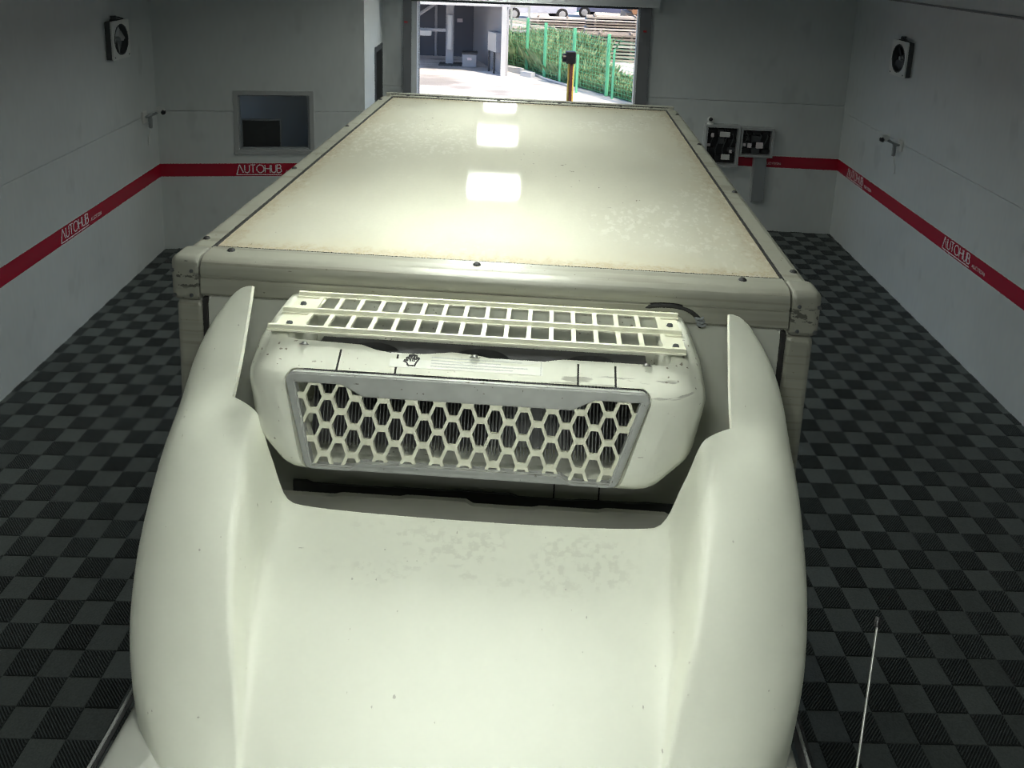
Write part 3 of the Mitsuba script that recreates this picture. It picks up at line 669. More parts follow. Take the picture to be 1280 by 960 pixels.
add(u + '__bracket', cat(cbox(0.392, 0.418, -0.02, 0.0, 2.632, 2.640, 0.002), cbox(0.400, 0.411, -0.016, -0.004, 2.638, 2.652, 0.002)), 'mat_rubber', False, TRUCK)

# wind deflector: a moulded shell, symmetrical, with a scooped middle and two horns
LINES = dict(
    C=[(0, .372, 2.232), (0, .42, 2.206), (0, .52, 2.148), (0, .62, 2.080), (0, .72, 2.012), (0, .82, 1.94), (0, .92, 1.85), (0, 1.00, 1.74)],
    M=[(.24, .374, 2.236), (.24, .42, 2.208), (.24, .52, 2.148), (.24, .62, 2.080), (.23, .715, 2.012), (.22, .81, 1.94), (.21, .91, 1.85), (.20, .99, 1.74)],
    F=[(.435, .375, 2.250), (.452, .42, 2.220), (.455, .52, 2.150), (.449, .612, 2.084), (.430, .69, 2.022), (.41, .77, 1.95), (.385, .87, 1.86), (.37, .955, 1.75)],
    W=[(.500, .343, 2.352), (.500, .41, 2.305), (.498, .505, 2.232), (.487, .596, 2.152), (.458, .677, 2.062), (.428, .757, 1.966), (.395, .865, 1.865), (.38, .95, 1.75)],
    R=[(.548, .315, 2.455), (.545, .40, 2.395), (.535, .49, 2.315), (.517, .58, 2.217), (.483, .665, 2.100), (.442, .748, 1.982), (.405, .86, 1.868), (.39, .945, 1.75)],
    H=[(.616, .285, 2.470), (.606, .385, 2.405), (.596, .48, 2.320), (.574, .575, 2.215), (.535, .662, 2.098), (.488, .745, 1.982), (.440, .85, 1.868), (.42, .935, 1.75)],
    G=[(.694, .255, 2.468), (.692, .360, 2.395), (.684, .465, 2.298), (.660, .565, 2.190), (.616, .660, 2.075), (.560, .745, 1.962), (.495, .84, 1.855), (.46, .925, 1.745)],
    E=[(.756, .235, 2.440), (.762, .335, 2.360), (.760, .440, 2.255), (.740, .542, 2.140), (.690, .645, 2.025), (.622, .735, 1.918), (.540, .828, 1.83), (.492, .915, 1.735)],
    O=[(.784, .215, 2.380), (.792, .315, 2.285), (.790, .425, 2.165), (.772, .528, 2.045), (.722, .625, 1.945), (.632, .722, 1.862), (.545, .825, 1.78), (.49, .912, 1.70)],
    B=[(.784, .190, 2.225), (.790, .295, 2.120), (.788, .410, 2.010), (.766, .515, 1.87), (.716, .615, 1.79), (.624, .710, 1.74), (.535, .82, 1.68), (.48, .90, 1.62)])
HORN = [  # rows from the tip down to the ridge; columns H, G, E, O, B
    [(.622, .118, 2.692), (.642, .116, 2.688), (.668, .114, 2.670), (.694, .110, 2.630), (.708, .105, 2.480)],
    [(.621, .160, 2.625), (.670, .152, 2.615), (.722, .146, 2.590), (.748, .136, 2.540), (.754, .125, 2.390)],
    [(.618, .215, 2.550), (.686, .200, 2.545), (.746, .188, 2.516), (.772, .174, 2.460), (.776, .155, 2.305)]]
cols = 'CMFWRHGEOB'
def fairing_half(s, nr=6, nc=6):
    """Two patches of spline surface: the shell (all columns) and the horn (columns H to B) standing on its rear edge."""
    rows = np.linspace(0, 7, 7 * nr + 1); hrows = np.linspace(-3, 0, 3 * nr + 1)
    shell, horn = [], []
    for ci, c in enumerate(cols):
        p = LINES[c]
        if ci >= 5:
            p = [HORN[r][ci - 5] for r in range(3)] + p
            f = PchipInterpolator(np.arange(-3, 8), np.array(p)); horn.append(f(hrows))
        else:
            f = PchipInterpolator(np.arange(8), np.array(p))
        shell.append(f(rows))
    cc = np.linspace(0, 9, 9 * nc + 1); hc = np.linspace(5, 9, 4 * nc + 1)
    S = PchipInterpolator(np.arange(10), np.array(shell))(cc); Hn = PchipInterpolator(np.arange(5, 10), np.array(horn))(hc)
    Hn[:, -1] = S[5 * nc:, 0]
    V, F = [], []
    for G in (S, Hn):
        o = len(V); n0, n1 = G.shape[:2]
        for p in G.reshape(-1, 3): V.append((s * p[0], -p[1], p[2]))
        for i in range(n0 - 1):
            for j in range(n1 - 1):
                a, b, c, d = o + i * n1 + j, o + i * n1 + j + 1, o + (i + 1) * n1 + j + 1, o + (i + 1) * n1 + j
                for t in ((a, b, c), (a, c, d)): F.append(t if s > 0 else t[::-1])
    return V, F
Va, Fa = fairing_half(1); Vb, Fb = fairing_half(-1)
fm = trimesh.Trimesh(np.array(Va + Vb), np.vstack([np.array(Fa), np.array(Fb) + len(Va)]), process=False)
fm.merge_vertices(digits_vertex=6); fm.update_faces(fm.nondegenerate_faces()); fm.remove_unreferenced_vertices()
if fm.face_normals[np.argmax(fm.triangles_center[:, 2])][2] < 0: fm.invert()
rimv = np.unique(fm.edges[trimesh.grouping.group_rows(fm.edges_sorted, require_count=1)])
keep = fm.vertices[rimv].copy()
for _ in range(6):
    trimesh.smoothing.filter_laplacian(fm, lamb=0.5, iterations=1, volume_constraint=False); fm.vertices[rimv] = keep
def solidify(m, t):
    n = m.vertex_normals; k = len(m.vertices)
    e = m.edges[trimesh.grouping.group_rows(m.edges_sorted, require_count=1)]
    side = np.vstack([np.c_[e[:, 1], e[:, 0], e[:, 0] + k], np.c_[e[:, 1], e[:, 0] + k, e[:, 1] + k]])
    return trimesh.Trimesh(np.vstack([m.vertices, m.vertices - n * t]), np.vstack([m.faces, m.faces[:, ::-1] + k, side]), process=False)
lab(tk('wind_deflector', solidify(fm, 0.014), 'mat_fairing', 55), 'smooth white wind deflector with two tall horns and a scooped middle')
# cab
def ring(z, w, y0, y1, r=0.05):
    return [(sx * (w - (0.0)), y, z) for sx in (-1, 1) for y in (y0, y1)]
cabp = ring(0.50, 0.78, -1.50, -0.16) + ring(1.05, 0.83, -1.62, -0.14) + ring(1.15, 0.83, -1.58, -0.14) + ring(1.80, 0.750, -1.00, -0.15) + ring(1.835, 0.715, -0.86, -0.16) + ring(1.91, 0.54, -0.58, -0.17) + ring(2.02, 0.36, -0.36, -0.19) + ring(1.76, 0.66, -1.14, -0.15)
cab = m3.Manifold.batch_hull([m3.Manifold.sphere(0.02, 12).translate(p) for p in cabp])
lab(tk('cab', tm(cab), 'mat_cab', 30), 'white driver cab under the deflector')
ck = TK + '__cab'
lab(add(ck + '__windscreen', quad_box([(-0.72, -1.600, 1.185), (0.72, -1.600, 1.185), (0.60, -1.190, 1.735), (-0.60, -1.190, 1.735)], 0.03), 'mat_dark_glass', False, TRUCK), 'dark windscreen')
for s in (-1, 1):
    w = [(s * 0.853, -1.42, 1.18), (s * 0.853, -0.30, 1.18), (s * 0.783, -0.36, 1.76), (s * 0.783, -1.02, 1.76)]
    add(ck + '__side_window', quad_box(w if s > 0 else w[::-1], 0.012), 'mat_dark_glass', False, TRUCK)
    v = add(ck + '__rain_visor', hull([(s * x, y, z) for x, y, z in ((.772, -1.10, 1.795), (.772, -0.26, 1.835), (.778, -1.10, 1.78), (.778, -0.26, 1.82), (.840, -1.14, 1.70), (.840, -0.28, 1.735), (.836, -1.14, 1.695), (.836, -0.28, 1.73))]), 'mat_black', False, TRUCK)
    labels[v] = {'label': 'black window visor along the cab door'}
    add(v + '_trim', tube([(s * .812, -1.12, 1.752), (s * .806, -0.27, 1.790)], 0.0045, 6), 'mat_alu', True, TRUCK)
    add(ck + '__mirror', cat(tube([(s * 0.80, -1.38, 1.35), (s * 0.93, -1.43, 1.42)], 0.014), cbox(*sorted((s * 0.90, s * 1.02)), -1.47, -1.41, 1.22, 1.50, 0.02)), 'mat_black', False, TRUCK) if False else None
    add(ck + '__headlamp', cbox(*sorted((s * 0.50, s * 0.77)), -1.665, -1.60, 0.72, 0.90, 0.02), 'mat_alu', False, TRUCK)
add(ck + '__front_grille', cbox(-0.42, 0.42, -1.655, -1.60, 0.74, 0.86, 0.01), 'mat_black', False, TRUCK)
add(ck + '__bumper', cbox(-0.80, 0.80, -1.68, -1.45, 0.36, 0.60, 0.03), 'mat_grey_plastic', False, TRUCK)
# sealing strip behind the cab roof; black strip put in as gap shade
yy = np.linspace(-0.56, 0.56, 57)
step = np.array([0.006 * ((int(k / 9) * 7) % 3 - 1) for k in range(57)])
seal = Polygon(list(zip(yy, 2.112 + step)) + [(0.56, 1.90), (-0.56, 1.90)])
lab(tk('cab_seal', put(extrude(seal, 0.014), (0, -0.150, 0), (1, 0, 0), (0, 0, 1), (0, 1, 0)), 'mat_seal'), 'grey rubber strip behind the cab roof')
seal2 = Polygon(list(zip(yy, 2.040 + 0.6 * np.roll(step, 6))) + [(0.56, 1.80), (-0.56, 1.80)])
lab(tk('box_seal', put(extrude(seal2, 0.008), (0, -0.006, 0), (1, 0, 0), (0, 0, 1), (0, 1, 0)), 'mat_dark_metal'), 'added black strip for the shadow in the gap behind the cab')
for x in (0.20, 0.33): tk('front_panel_seam', cbox(x, x + 0.004, 0.0025, 0.0045, 1.9, 2.25), 'mat_rubber')
tk('roof_spoiler_foot', cbox(-0.52, 0.52, -0.21, -0.165, 1.99, 2.035, 0.004), 'mat_grey_plastic')
# aerial
base = np.array([0.655, -1.075, 1.885]); tip = np.array([0.832, -0.695, 2.312])
an = tk('antenna', tube([base, tip], 0.0026, 6), 'mat_steel', True)
labels[an] = {'label': 'thin metal radio aerial with a black tip'}
dv = (tip - base) / np.linalg.norm(tip - base)
add(an + '__tip', tube([tip - dv * 0.004, tip + dv * 0.014], 0.0062, 8), 'mat_black', True, TRUCK)
add(an + '__socket', tube([base - dv * 0.045, base + dv * 0.01], 0.013, 10), 'mat_black', True, TRUCK)
# chassis and wheels
for s in (-1, 1):
    tk('chassis_rail', cbox(*sorted((s * 0.33, s * 0.41)), -1.3, BL - 0.1, 0.55, 0.72, 0.006), 'mat_chassis')
for y in (-0.9, 0.02, 0.7, 1.35, 2.0, 2.6):
    tk('cross_member', cbox(-0.36, 0.36, y, y + 0.07, 0.60, 0.74), 'mat_chassis')
for y in (0.2, 0.9, 1.6, 2.3):
    tk('floor_beam', cbox(-0.84, 0.84, y, y + 0.06, 0.70, ZB - 0.02), 'mat_chassis')
tyre_prof = [(0.20, -0.07), (0.27, -0.085), (0.305, -0.078), (0.318, -0.055), (0.32, 0), (0.318, 0.055), (0.305, 0.078), (0.27, 0.085), (0.20, 0.07), (0.20, -0.07)]
rim_prof = [(0, 0.02), (0.06, 0.035), (0.09, 0.02), (0.15, 0.01), (0.19, 0.04), (0.202, 0.055), (0.205, -0.05), (0.15, -0.05), (0, -0.05)]
for y, w in ((-0.80, 0.66), (1.62, 0.64)):
    for s in (-1, 1):
        c = (s * w, y, 0.322 - 0.0095 * s * w + 0.0065 * y)
        k = tk('wheel', put(lathe(tyre_prof, 36), c, (0, 1, 0), (0, 0, 1), (s, 0, 0)), 'mat_rubber', 40)
        labels[k] = {'label': 'black tyre'}
        add(k + '__rim', put(lathe(rim_prof, 24), c, (0, 1, 0), (0, 0, 1), (s, 0, 0)), 'mat_steel', 40, TRUCK)
    tk('axle', tube([(-w, y, 0.322), (w, y, 0.322)], 0.05), 'mat_chassis')
    for s in (-1, 1):
        tk('suspension', cbox(*sorted((s * 0.34, s * 0.40)), y - 0.4, y + 0.4, 0.36, 0.55, 0.01), 'mat_chassis')

# ------------------------------------------------------------------ things on the walls
def frame_on(wall, along, z):
    """Origin on the panel face; axes: along the wall (as the wall runs), up, outwards."""
    o = np.array([wall['p0'][0] + wall['X'][0] * along, wall['p0'][1] + wall['X'][1] * along, z])
    return o, np.array(wall['X'], float), np.array([0, 0, 1.0]), np.array(wall['N'], float)
def wall_fan(wall, along, z, label, spin, blade='mat_grey_plastic', back='mat_dark_metal'):
    o, X, Z, N = frame_on(wall, along, z)
    t = new_thing('wall_fan')
    P = lambda m: put(m, o, X, Z, N)
    R, S, D = 0.155, 0.192, 0.055
    sq = sbox(-S, -S, S, S).buffer(-0.02).buffer(0.02)
    add(t + '__front_plate', P(extrude(sq.difference(Point(0, 0).buffer(R, 32)), 0.016).apply_translation([0, 0, D])), 'mat_white_plastic')
    add(t + '__housing', P(extrude(sq.buffer(-0.003).difference(sq.buffer(-0.018)), D - 0.002).apply_translation([0, 0, 0.002])), 'mat_dark_metal')
    add(t + '__back_plate', P(extrude(sq.buffer(-0.02), 0.008).apply_translation([0, 0, 0.004])), back)
    add(t + '__ring', P(extrude(Point(0, 0).buffer(R, 32).difference(Point(0, 0).buffer(R - 0.012, 32)), 0.06).apply_translation([0, 0, D - 0.04])), 'mat_dark_metal')
    add(t + '__hub', P(lathe([(0, 0.03), (0.022, 0.026), (0.032, 0.0), (0.032, -0.02), (0, -0.02)], 20).apply_translation([0, 0, D - 0.022])), 'mat_grey_plastic', 40)
    for k in range(4):
        a = spin + k * math.pi / 2
        b = [(0.03, -0.02), (0.08, -0.055), (0.135, -0.05), (0.138, 0.03), (0.08, 0.035), (0.03, 0.02)]
        m = extrude(Polygon(b), 0.004); v = np.array(m.vertices); v[:, 2] += -0.35 * v[:, 1]; m.vertices = v
        m.apply_transform(trimesh.transformations.rotation_matrix(a, [0, 0, 1])); m.apply_translation([0, 0, D - 0.028])
        add(t + '__blade', P(m), blade)
    add(t + '__bracket', P(cat(cbox(-0.09, 0.02, S, S + 0.012, 0.005, 0.05, 0.003), cbox(-0.055, -0.02, S + 0.01, S + 0.045, 0.002, 0.05, 0.004), tube([(-0.03, S + 0.03, 0.03), (0.06, S + 0.022, 0.04), (0.13, S + 0.004, 0.045)], 0.007))), 'mat_dark_metal')
    for x in (-0.16, 0.16):
        add(t + '__screw', P(lathe([(0, 0.006), (0.006, 0.005), (0.009, 0), (0, 0)], 8).apply_translation([x, -0.165, D + 0.016])), 'mat_dark_metal', 40)
    lab(t, label, 'fan')
wall_fan(WL, 8.235 - Y_FRONT, 2.570, 'square white wall fan high on the left wall', 0.35, 'mat_alu', 'mat_grey_plastic')
wall_fan(WR, (10.341664 - 8.80) / 1.0, 2.565, 'square wall fan with a dark opening high on the right wall', 0.9, 'mat_dark_metal', 'mat_black')

def bullet_camera(wall, along, z, sgn, label):
    """A small camera on an arm that reaches out from the wall and looks along it; sgn = direction along the wall."""
    o, X, Z, N = frame_on(wall, along, z)
    t = new_thing('security_camera'); X = X * sgn
    P = lambda m: put(m, o, X, Z, N)
    add(t + '__wall_plate', P(cbox(-0.05, 0.05, -0.065, 0.065, 0, 0.022, 0.006)), 'mat_white_plastic')
    c = np.array([0.055, 0.062, 0.165])
    add(t + '__arm', P(tube([(0, 0.0, 0.02), (0.02, 0.012, 0.07), (0.045, 0.035, 0.12), c], 0.014)), 'mat_grey_plastic', 40)
    ax = np.array([-0.62, -0.10, 0.75]); ax /= np.linalg.norm(ax)
    add(t + '__body', P(tube([c - ax * 0.05, c - ax * 0.042, c + ax * 0.055, c + ax * 0.062], [0.028, 0.037, 0.037, 0.034], 16)), 'mat_white_plastic', 40)
    add(t + '__lens', P(tube([c + ax * 0.0605, c + ax * 0.066], [0.031, 0.028], 16)), 'mat_black', 40)
    add(t + '__hood', P(tube([c - ax * 0.02 + [0, 0.034, 0], c + ax * 0.085 + [0, 0.036, 0]], 0.012, 8)), 'mat_white_plastic', 40)
    add(t + '__cable_box', P(cbox(0.02, 0.055, -0.13, 0.0, 0.04, 0.075, 0.006)), 'mat_grey_plastic')
    add(t + '__cable', P(tube([(0.04, -0.12, 0.055), (0.05, -0.17, 0.04), (0.07, -0.25, 0.012), (0.075, -0.34, 0.006)], 0.005)), 'mat_white_plastic', 40)
    lab(t, label, 'security camera')
bullet_camera(WL, 8.80 - Y_FRONT, 1.66, 1, 'small white camera with a dark lens on the left wall, below the fan')
bullet_camera(WR, 10.341664 - 8.60, 1.64, -1, 'small white camera on a bracket on the right wall, below the fan')

# open electric boxes and the cable duct on the back wall
def electric_box(x0, x1, z0, z1, dep, label, seed):
    r = np.random.default_rng(seed)
    t = new_thing('electric_box')
    a0, a1 = bx(x1), bx(x0)
    add(t + '__case', WB['prism'](sbox(a0, z0, a1, z1).difference(sbox(a0 + 0.028, z0 + 0.028, a1 - 0.028, z1 - 0.028)), 0.001, dep), 'mat_alu')
    add(t + '__back_plate', WB['prism'](sbox(a0 + 0.028, z0 + 0.028, a1 - 0.028, z1 - 0.028), 0.002, 0.02), 'mat_black')
    w, h = a1 - a0, z1 - z0
    for i in range(3):
        for j in range(4):
            if r.random() < 0.25: continue
            cx, cz = a0 + w * (0.2 + 0.3 * i + 0.06 * (r.random() - .5)), z0 + h * (0.18 + 0.21 * j)
            sx, sz = 0.03 + 0.03 * r.random(), 0.022 + 0.022 * r.random()
            add(t + '__breaker', WB['prism'](sbox(cx - sx, cz - sz, cx + sx, cz + sz), 0.0201, 0.06 + 0.03 * r.random()), ('mat_black', 'mat_dark_metal', 'mat_black', 'mat_black')[int(r.integers(4))])
    for fx, fz, sx, sz in (((0.42, 0.77, 0.065, 0.034), (0.36, 0.22, 0.055, 0.036), (0.78, 0.74, 0.018, 0.028), (0.88, 0.50, 0.026, 0.018), (0.22, 0.36, 0.016, 0.02)) if seed == 1 else ((0.40, 0.40, 0.045, 0.040), (0.70, 0.38, 0.026, 0.030), (0.86, 0.40, 0.018, 0.018))):
        cx, cz = a0 + w * fx, z0 + h * fz
        add(t + '__label_plate', WB['prism'](sbox(cx - sx, cz - sz, cx + sx, cz + sz), 0.095, 0.10), 'mat_letter' if sx < 0.05 else 'mat_white_plastic')
    for k in range(4):
        cx = a0 + w * (0.2 + 0.2 * k)
        m = tube([(cx, z0 + 0.05, 0.03), (cx + 0.03, z0 + h * 0.4, 0.09), (cx - 0.02, z0 + h * 0.7, 0.085), (cx + 0.01, z1 - 0.05, 0.03)], 0.007)
        add(t + '__wire', put(m, [WB['p0'][0], WB['p0'][1], 0], WB['X'], [0, 0, 1], WB['N']), 'mat_dark_metal', True)
    lab(t, label, 'electric box')
electric_box(2.60, 3.045, 0.895, 1.445, 0.16, 'open grey electric box with white plates beside the truck, the taller of two', 1)
electric_box(3.055, 3.480, 1.040, 1.425, 0.14, 'open grey electric box with dark inside, the wider one over the duct', 2)
t = new_thing('cable_duct')
add(t + '__cover', back_plate(3.27, 3.42, 0.43, 1.035, 0.004, 0.10), 'mat_grey_plastic')
add(t + '__side_lip', back_plate(3.262, 3.27, 0.42, 1.035, 0.001, 0.105), 'mat_alu')
lab(t, 'grey metal cable duct hanging below the electric boxes, across the red stripe', 'cable duct')
t = new_thing('dome_camera')
c = WB['p0'] + np.array(WB['X'][:2]) * bx(2.66) + np.array(WB['N'][:2]) * 0.08
tw = T4().translate([float(c[0]), float(c[1]), 1.4455])
add(t + '__base', lathe([(0, 0.022), (0.035, 0.02), (0.045, 0.0), (0, 0)], 20), 'mat_white_plastic', 40, tw)
b = trimesh.creation.icosphere(3, 0.042); b.apply_translation([0, 0, 0.058])
add(t + '__ball', b, 'mat_white_plastic', True, tw)
l = trimesh.creation.icosphere(2, 0.026); l.apply_translation([-0.004, -0.028, 0.066])
add(t + '__lens', l, 'mat_black', True, tw)
lab(t, 'small white ball camera with a dark lens standing on the electric box', 'security camera')

# ------------------------------------------------------------------ outside
lab(add('yard', cbox(-30, 30, 11.0, 75, -0.3, -0.02), 'mat_dirt'), 'pale ground outside the roller door', kind='structure')
lab(add('yard_slab', hull([(-12, 10.6, -0.2), (9, 10.6, -0.2), (-12, 10.6, -0.005), (9, 10.6, -0.005), (-12, 27.6, -0.2), (-1.2, 27.6, -0.2), (-12, 27.6, -0.005), (-1.2, 27.6, -0.005), (0.45, 25.0, -0.2), (0.45, 25.0, -0.005), (4.6, 17.3, -0.2), (4.6, 17.3, -0.005)]), 'mat_concrete'), 'bright concrete apron outside the roller door', kind='structure')
lab(add('door_threshold', hull([(x, y, z) for x in (-1.205, 1.66) for y in (back_y(x) - 0.03, 11.05) for z in (-0.2, 0.001)]), 'mat_concrete'), 'concrete threshold of the roller door', kind='structure')

# annex: an open garage across the yard
t = 'annex'
AX0, AX1, AY0, AY1, AZ = -7.5, -0.16, 23.4, 27.6, 2.55
def part(key, m, bsdf, smooth=False): return add(key, m, bsdf, smooth)
part(t + '__back_wall', cbox(AX0, -1.0, AY1 - 0.15, AY1, -0.01, AZ), 'mat_annex')
part(t + '__side_wall', hull([(x, y, z) for z in (-0.01, AZ) for x, y in ((-0.14, 23.4), (-0.02, 23.42), (-1.25, AY1), (-1.13, AY1))]), 'mat_annex_light')
part(t + '__far_wall', cbox(AX0 - 0.15, AX0, AY0, AY1, -0.01, AZ), 'mat_annex')
part(t + '__roof', cbox(AX0 - 0.3, 0.2, AY0 - 0.25, AY1 + 0.2, AZ, AZ + 0.2), 'mat_annex_light')
part(t + '__lintel', cbox(AX0, -0.02, AY0 - 0.02, AY0 + 0.16, 2.02, AZ), 'mat_annex')
part(t + '__door_edge', cbox(AX0, -0.02, AY0 - 0.08, AY0 - 0.021, 1.98, 2.10), 'mat_jamb')
part(t + '__post', cbox(-0.225, -0.085, AY0 - 0.10, AY0 + 0.02, -0.01, AZ), 'mat_jamb')
for k in range(5):
    x = -1.25 - 1.2 * k
    part(t + '__wall_rib', cbox(x - 0.04, x + 0.04, AY1 - 0.20, AY1 - 0.149, 0, AZ - 0.02), 'mat_annex_light' if k == 1 else 'mat_annex')
lab(t, 'dark open garage across the yard, behind the roller door', 'garage')
t = 'car_lift'
part(t + '__column', cbox(-1.96, -1.72, 25.3, 25.5, 0, 2.3, 0.02), 'mat_annex_light')
part(t + '__cylinder', tube([(-1.82, 25.22, 0.5), (-1.82, 25.22, 1.55)], 0.09, 14), 'mat_jamb', 40)
part(t + '__base_plate', cbox(-2.15, -1.45, 25.1, 25.6, -0.005, 0.05), 'mat_dark_metal')
part(t + '__arm', cbox(-3.3, -1.95, 25.28, 25.40, 1.02, 1.12, 0.01), 'mat_annex_light')
part(t + '__arm', tube([(-2.9, 25.35, 1.45), (-1.9, 25.35, 2.15)], 0.05), 'mat_annex_light')
part(t + '__arm', cbox(-2.9, -1.6, 25.28, 25.40, 2.10, 2.20, 0.01), 'mat_annex_light')
part(t + '__pad', cbox(-2.80, -2.40, 25.15, 25.5, 0.90, 1.06, 0.01), 'mat_jamb')
lab(t, 'grey vehicle lift column with arms inside the dark garage', 'vehicle lift')
t = 'tool_chest'
part(t + '__body', cbox(-1.42, -0.98, 24.9, 25.3, 0.0, 0.40, 0.02), 'mat_annex_light'); part(t + '__lid', cbox(-1.44, -0.96, 24.88, 25.32, 0.40, 0.46, 0.01), 'mat_dark_metal')
part(t + '__label_plate', cbox(-1.27, -1.13, 24.885, 24.899, 0.22, 0.30), 'mat_letter')
lab(t, 'low grey chest with a white tag on the garage floor', 'tool chest')
t = 'meter_cabinet'
part(t + '__body', hull([(x, y, z) for z in (0.63, 1.20) for x, y in ((-0.36, 23.66), (-0.62, 24.32), (-0.20, 23.72), (-0.46, 24.38))]), 'mat_annex_light')
part(t + '__door', hull([(x, y, z) for z in (0.64, 1.19) for x, y in ((-0.375, 23.68), (-0.605, 24.28), (-0.40, 23.67), (-0.63, 24.27))]), 'mat_white_plastic')
for x, y in ((-0.42, 23.82), (-0.58, 24.22)): part(t + '__leg', tube([(x, y, -0.005), (x, y, 0.64)], 0.03), 'mat_dark_metal')
lab(t, 'white cabinet on dark legs by the garage side wall', 'cabinet')
for x, z, l in ((-2.35 + 1.25, 1.10, 'white notice on the garage back wall, the right one'), (-1.66, 1.2, 'white notice on the garage back wall, the left one')):
    k = add('notice', cbox(x - 0.09, x + 0.09, AY1 - 0.162, AY1 - 0.151, z - 0.06, z + 0.06), 'mat_letter'); lab(k, l, 'notice')

# sensor post in front of the door
t = 'sensor_post'
part(t + '__pole', cbox(0.955, 1.055, 12.98, 13.06, -0.005, 1.85, 0.006), 'mat_yellow')
part(t + '__stripe', cbox(0.985, 1.030, 12.955, 12.981, -0.005, 1.85, 0.004), 'mat_rust')
part(t + '__head', cbox(0.915, 1.07, 12.93, 13.10, 1.83, 2.02, 0.012), 'mat_black')
part(t + '__lens_hood', put(lathe([(0, 0), (0.065, 0), (0.07, 0.05), (0.06, 0.05), (0.055, 0.01), (0, 0.01)], 20), (0.915, 13.0, 1.915), (0, 0, 1), (0, 1, 0), (-1, 0, 0)), 'mat_black', 40)
lab(t, 'yellow and brown post with a black sensor head outside the roller door', 'post')

# green wire fence
FP = [(-1.05, 28.3), (-0.35, 26.4), (0.552, 24.73), (1.03, 23.25), (1.75, 21.9), (2.515, 20.56), (3.25, 19.25), (4.0, 17.95), (4.75, 16.65)]
t = 'wire_fence'
for x, y in FP:
    part(t + '__post', cbox(x - 0.045, x + 0.045, y - 0.03, y + 0.03, -0.02, 1.58, 0.008), 'mat_fence')
for (x, y), h in (((1.42, 22.35), 0.95), ((1.78, 20.95), 1.0), ((2.62, 20.2), 1.25)):
    part(t + '__brace', cbox(x - 0.03, x + 0.03, y - 0.02, y + 0.02, -0.02, h, 0.006), 'mat_fence')
for (xa, ya), (xb, yb_) in zip(FP[:-1], FP[1:]):
    ms = []; A, B = np.array([xa, ya]), np.array([xb, yb_]); L = np.linalg.norm(B - A)
    for z in np.arange(0.06, 1.50, 0.10):
        off = 0.03 if abs(z - 0.36) < 0.03 or abs(z - 1.16) < 0.03 else 0
        ms.append(tube([(xa, ya - off, z), (xb, yb_ - off, z)], 0.0045, 4))
    for k in range(1, int(L / 0.12)):
        q = A + (B - A) * k / int(L / 0.12); ms.append(tube([(q[0], q[1], 0.03), (q[0] + 1e-3, q[1], 1.50)], 0.0025, 4))
    part(t + '__mesh_panel', cat(*ms), 'mat_fence')
lab(t, 'green wire mesh fence with green posts along the concrete apron', 'fence')
for k, (x, y, w, l) in enumerate(((0.16, 24.3, 0.6, 'pale concrete kerb block lying by the fence foot, the longer one'), (0.62, 23.35, 0.3, 'small pale concrete block lying by the fence foot'))):
    b = add('kerb_block', hull([(x - w / 2, y + w * 0.5, z) for z in (-0.01, 0.16)] + [(x + w / 2, y - w * 0.5, z) for z in (-0.01, 0.16)] + [(x - w / 2 - 0.12, y + w * 0.4, z) for z in (-0.01, 0.14)] + [(x + w / 2 - 0.12, y - w * 0.6, z) for z in (-0.01, 0.14)]), 'mat_jamb')
    lab(b, l, 'concrete block')
k = add('drain_hose', tube(CubicSpline(range(6), [(0.05, 25.3, 0.03), (0.42, 24.6, 0.03), (0.72, 23.95, 0.03), (0.98, 23.1, 0.03), (1.38, 22.3, 0.03), (1.66, 21.75, 0.03)])(np.linspace(0, 5, 40)), 0.035, 8), 'mat_jamb', True)
lab(k, 'white hose along the foot of the fence', 'hose')

# weeds behind the fence
def blades(n, region, h0, h1, seed):
    r = np.random.default_rng(seed); V, F = [], []
    for _ in range(n):
        x, y, hmul = region(r)
        h = (h0 + (h1 - h0) * r.random()) * hmul; a = r.random() * 6.283; w = 0.02 + 0.03 * r.random()
        lean = np.array([math.cos(a), math.sin(a)]) * h * (0.15 + 0.5 * r.random()); s = np.array([-math.sin(a), math.cos(a)]) * w
        b = len(V)
        V += [(x - s[0], y - s[1], -0.02), (x + s[0], y + s[1], -0.02), (x + lean[0] * .4 + s[0] * 1.4, y + lean[1] * .4 + s[1] * 1.4, h * 0.6), (x + lean[0], y + lean[1], h)]
        F += [(b, b + 1, b + 2), (b, b + 2, b + 3)]
    return trimesh.Trimesh(np.array(V), np.array(F), process=False)
fpx = np.array(FP)
def behind(r):
    k = r.random() * (len(FP) - 1); i = int(k); q = fpx[i] + (fpx[i + 1] - fpx[i]) * (k - i)
    d = 0.12 + (3.5 if q[1] > 25.2 else (1.8 if q[1] > 23.0 else 1.5)) * r.random() ** 1.4
    return q[0] + d * 0.86, q[1] + d * 0.5, 0.78 if q[1] > 25.2 else (0.62 if q[1] > 23.4 else (0.46 if q[1] > 22.0 else 0.30))
lab(add('weeds', blades(26000, behind, 0.35, 1.25, 3), 'mat_weed'), 'tall green weeds growing behind the wire fence', 'weeds', kind='stuff')

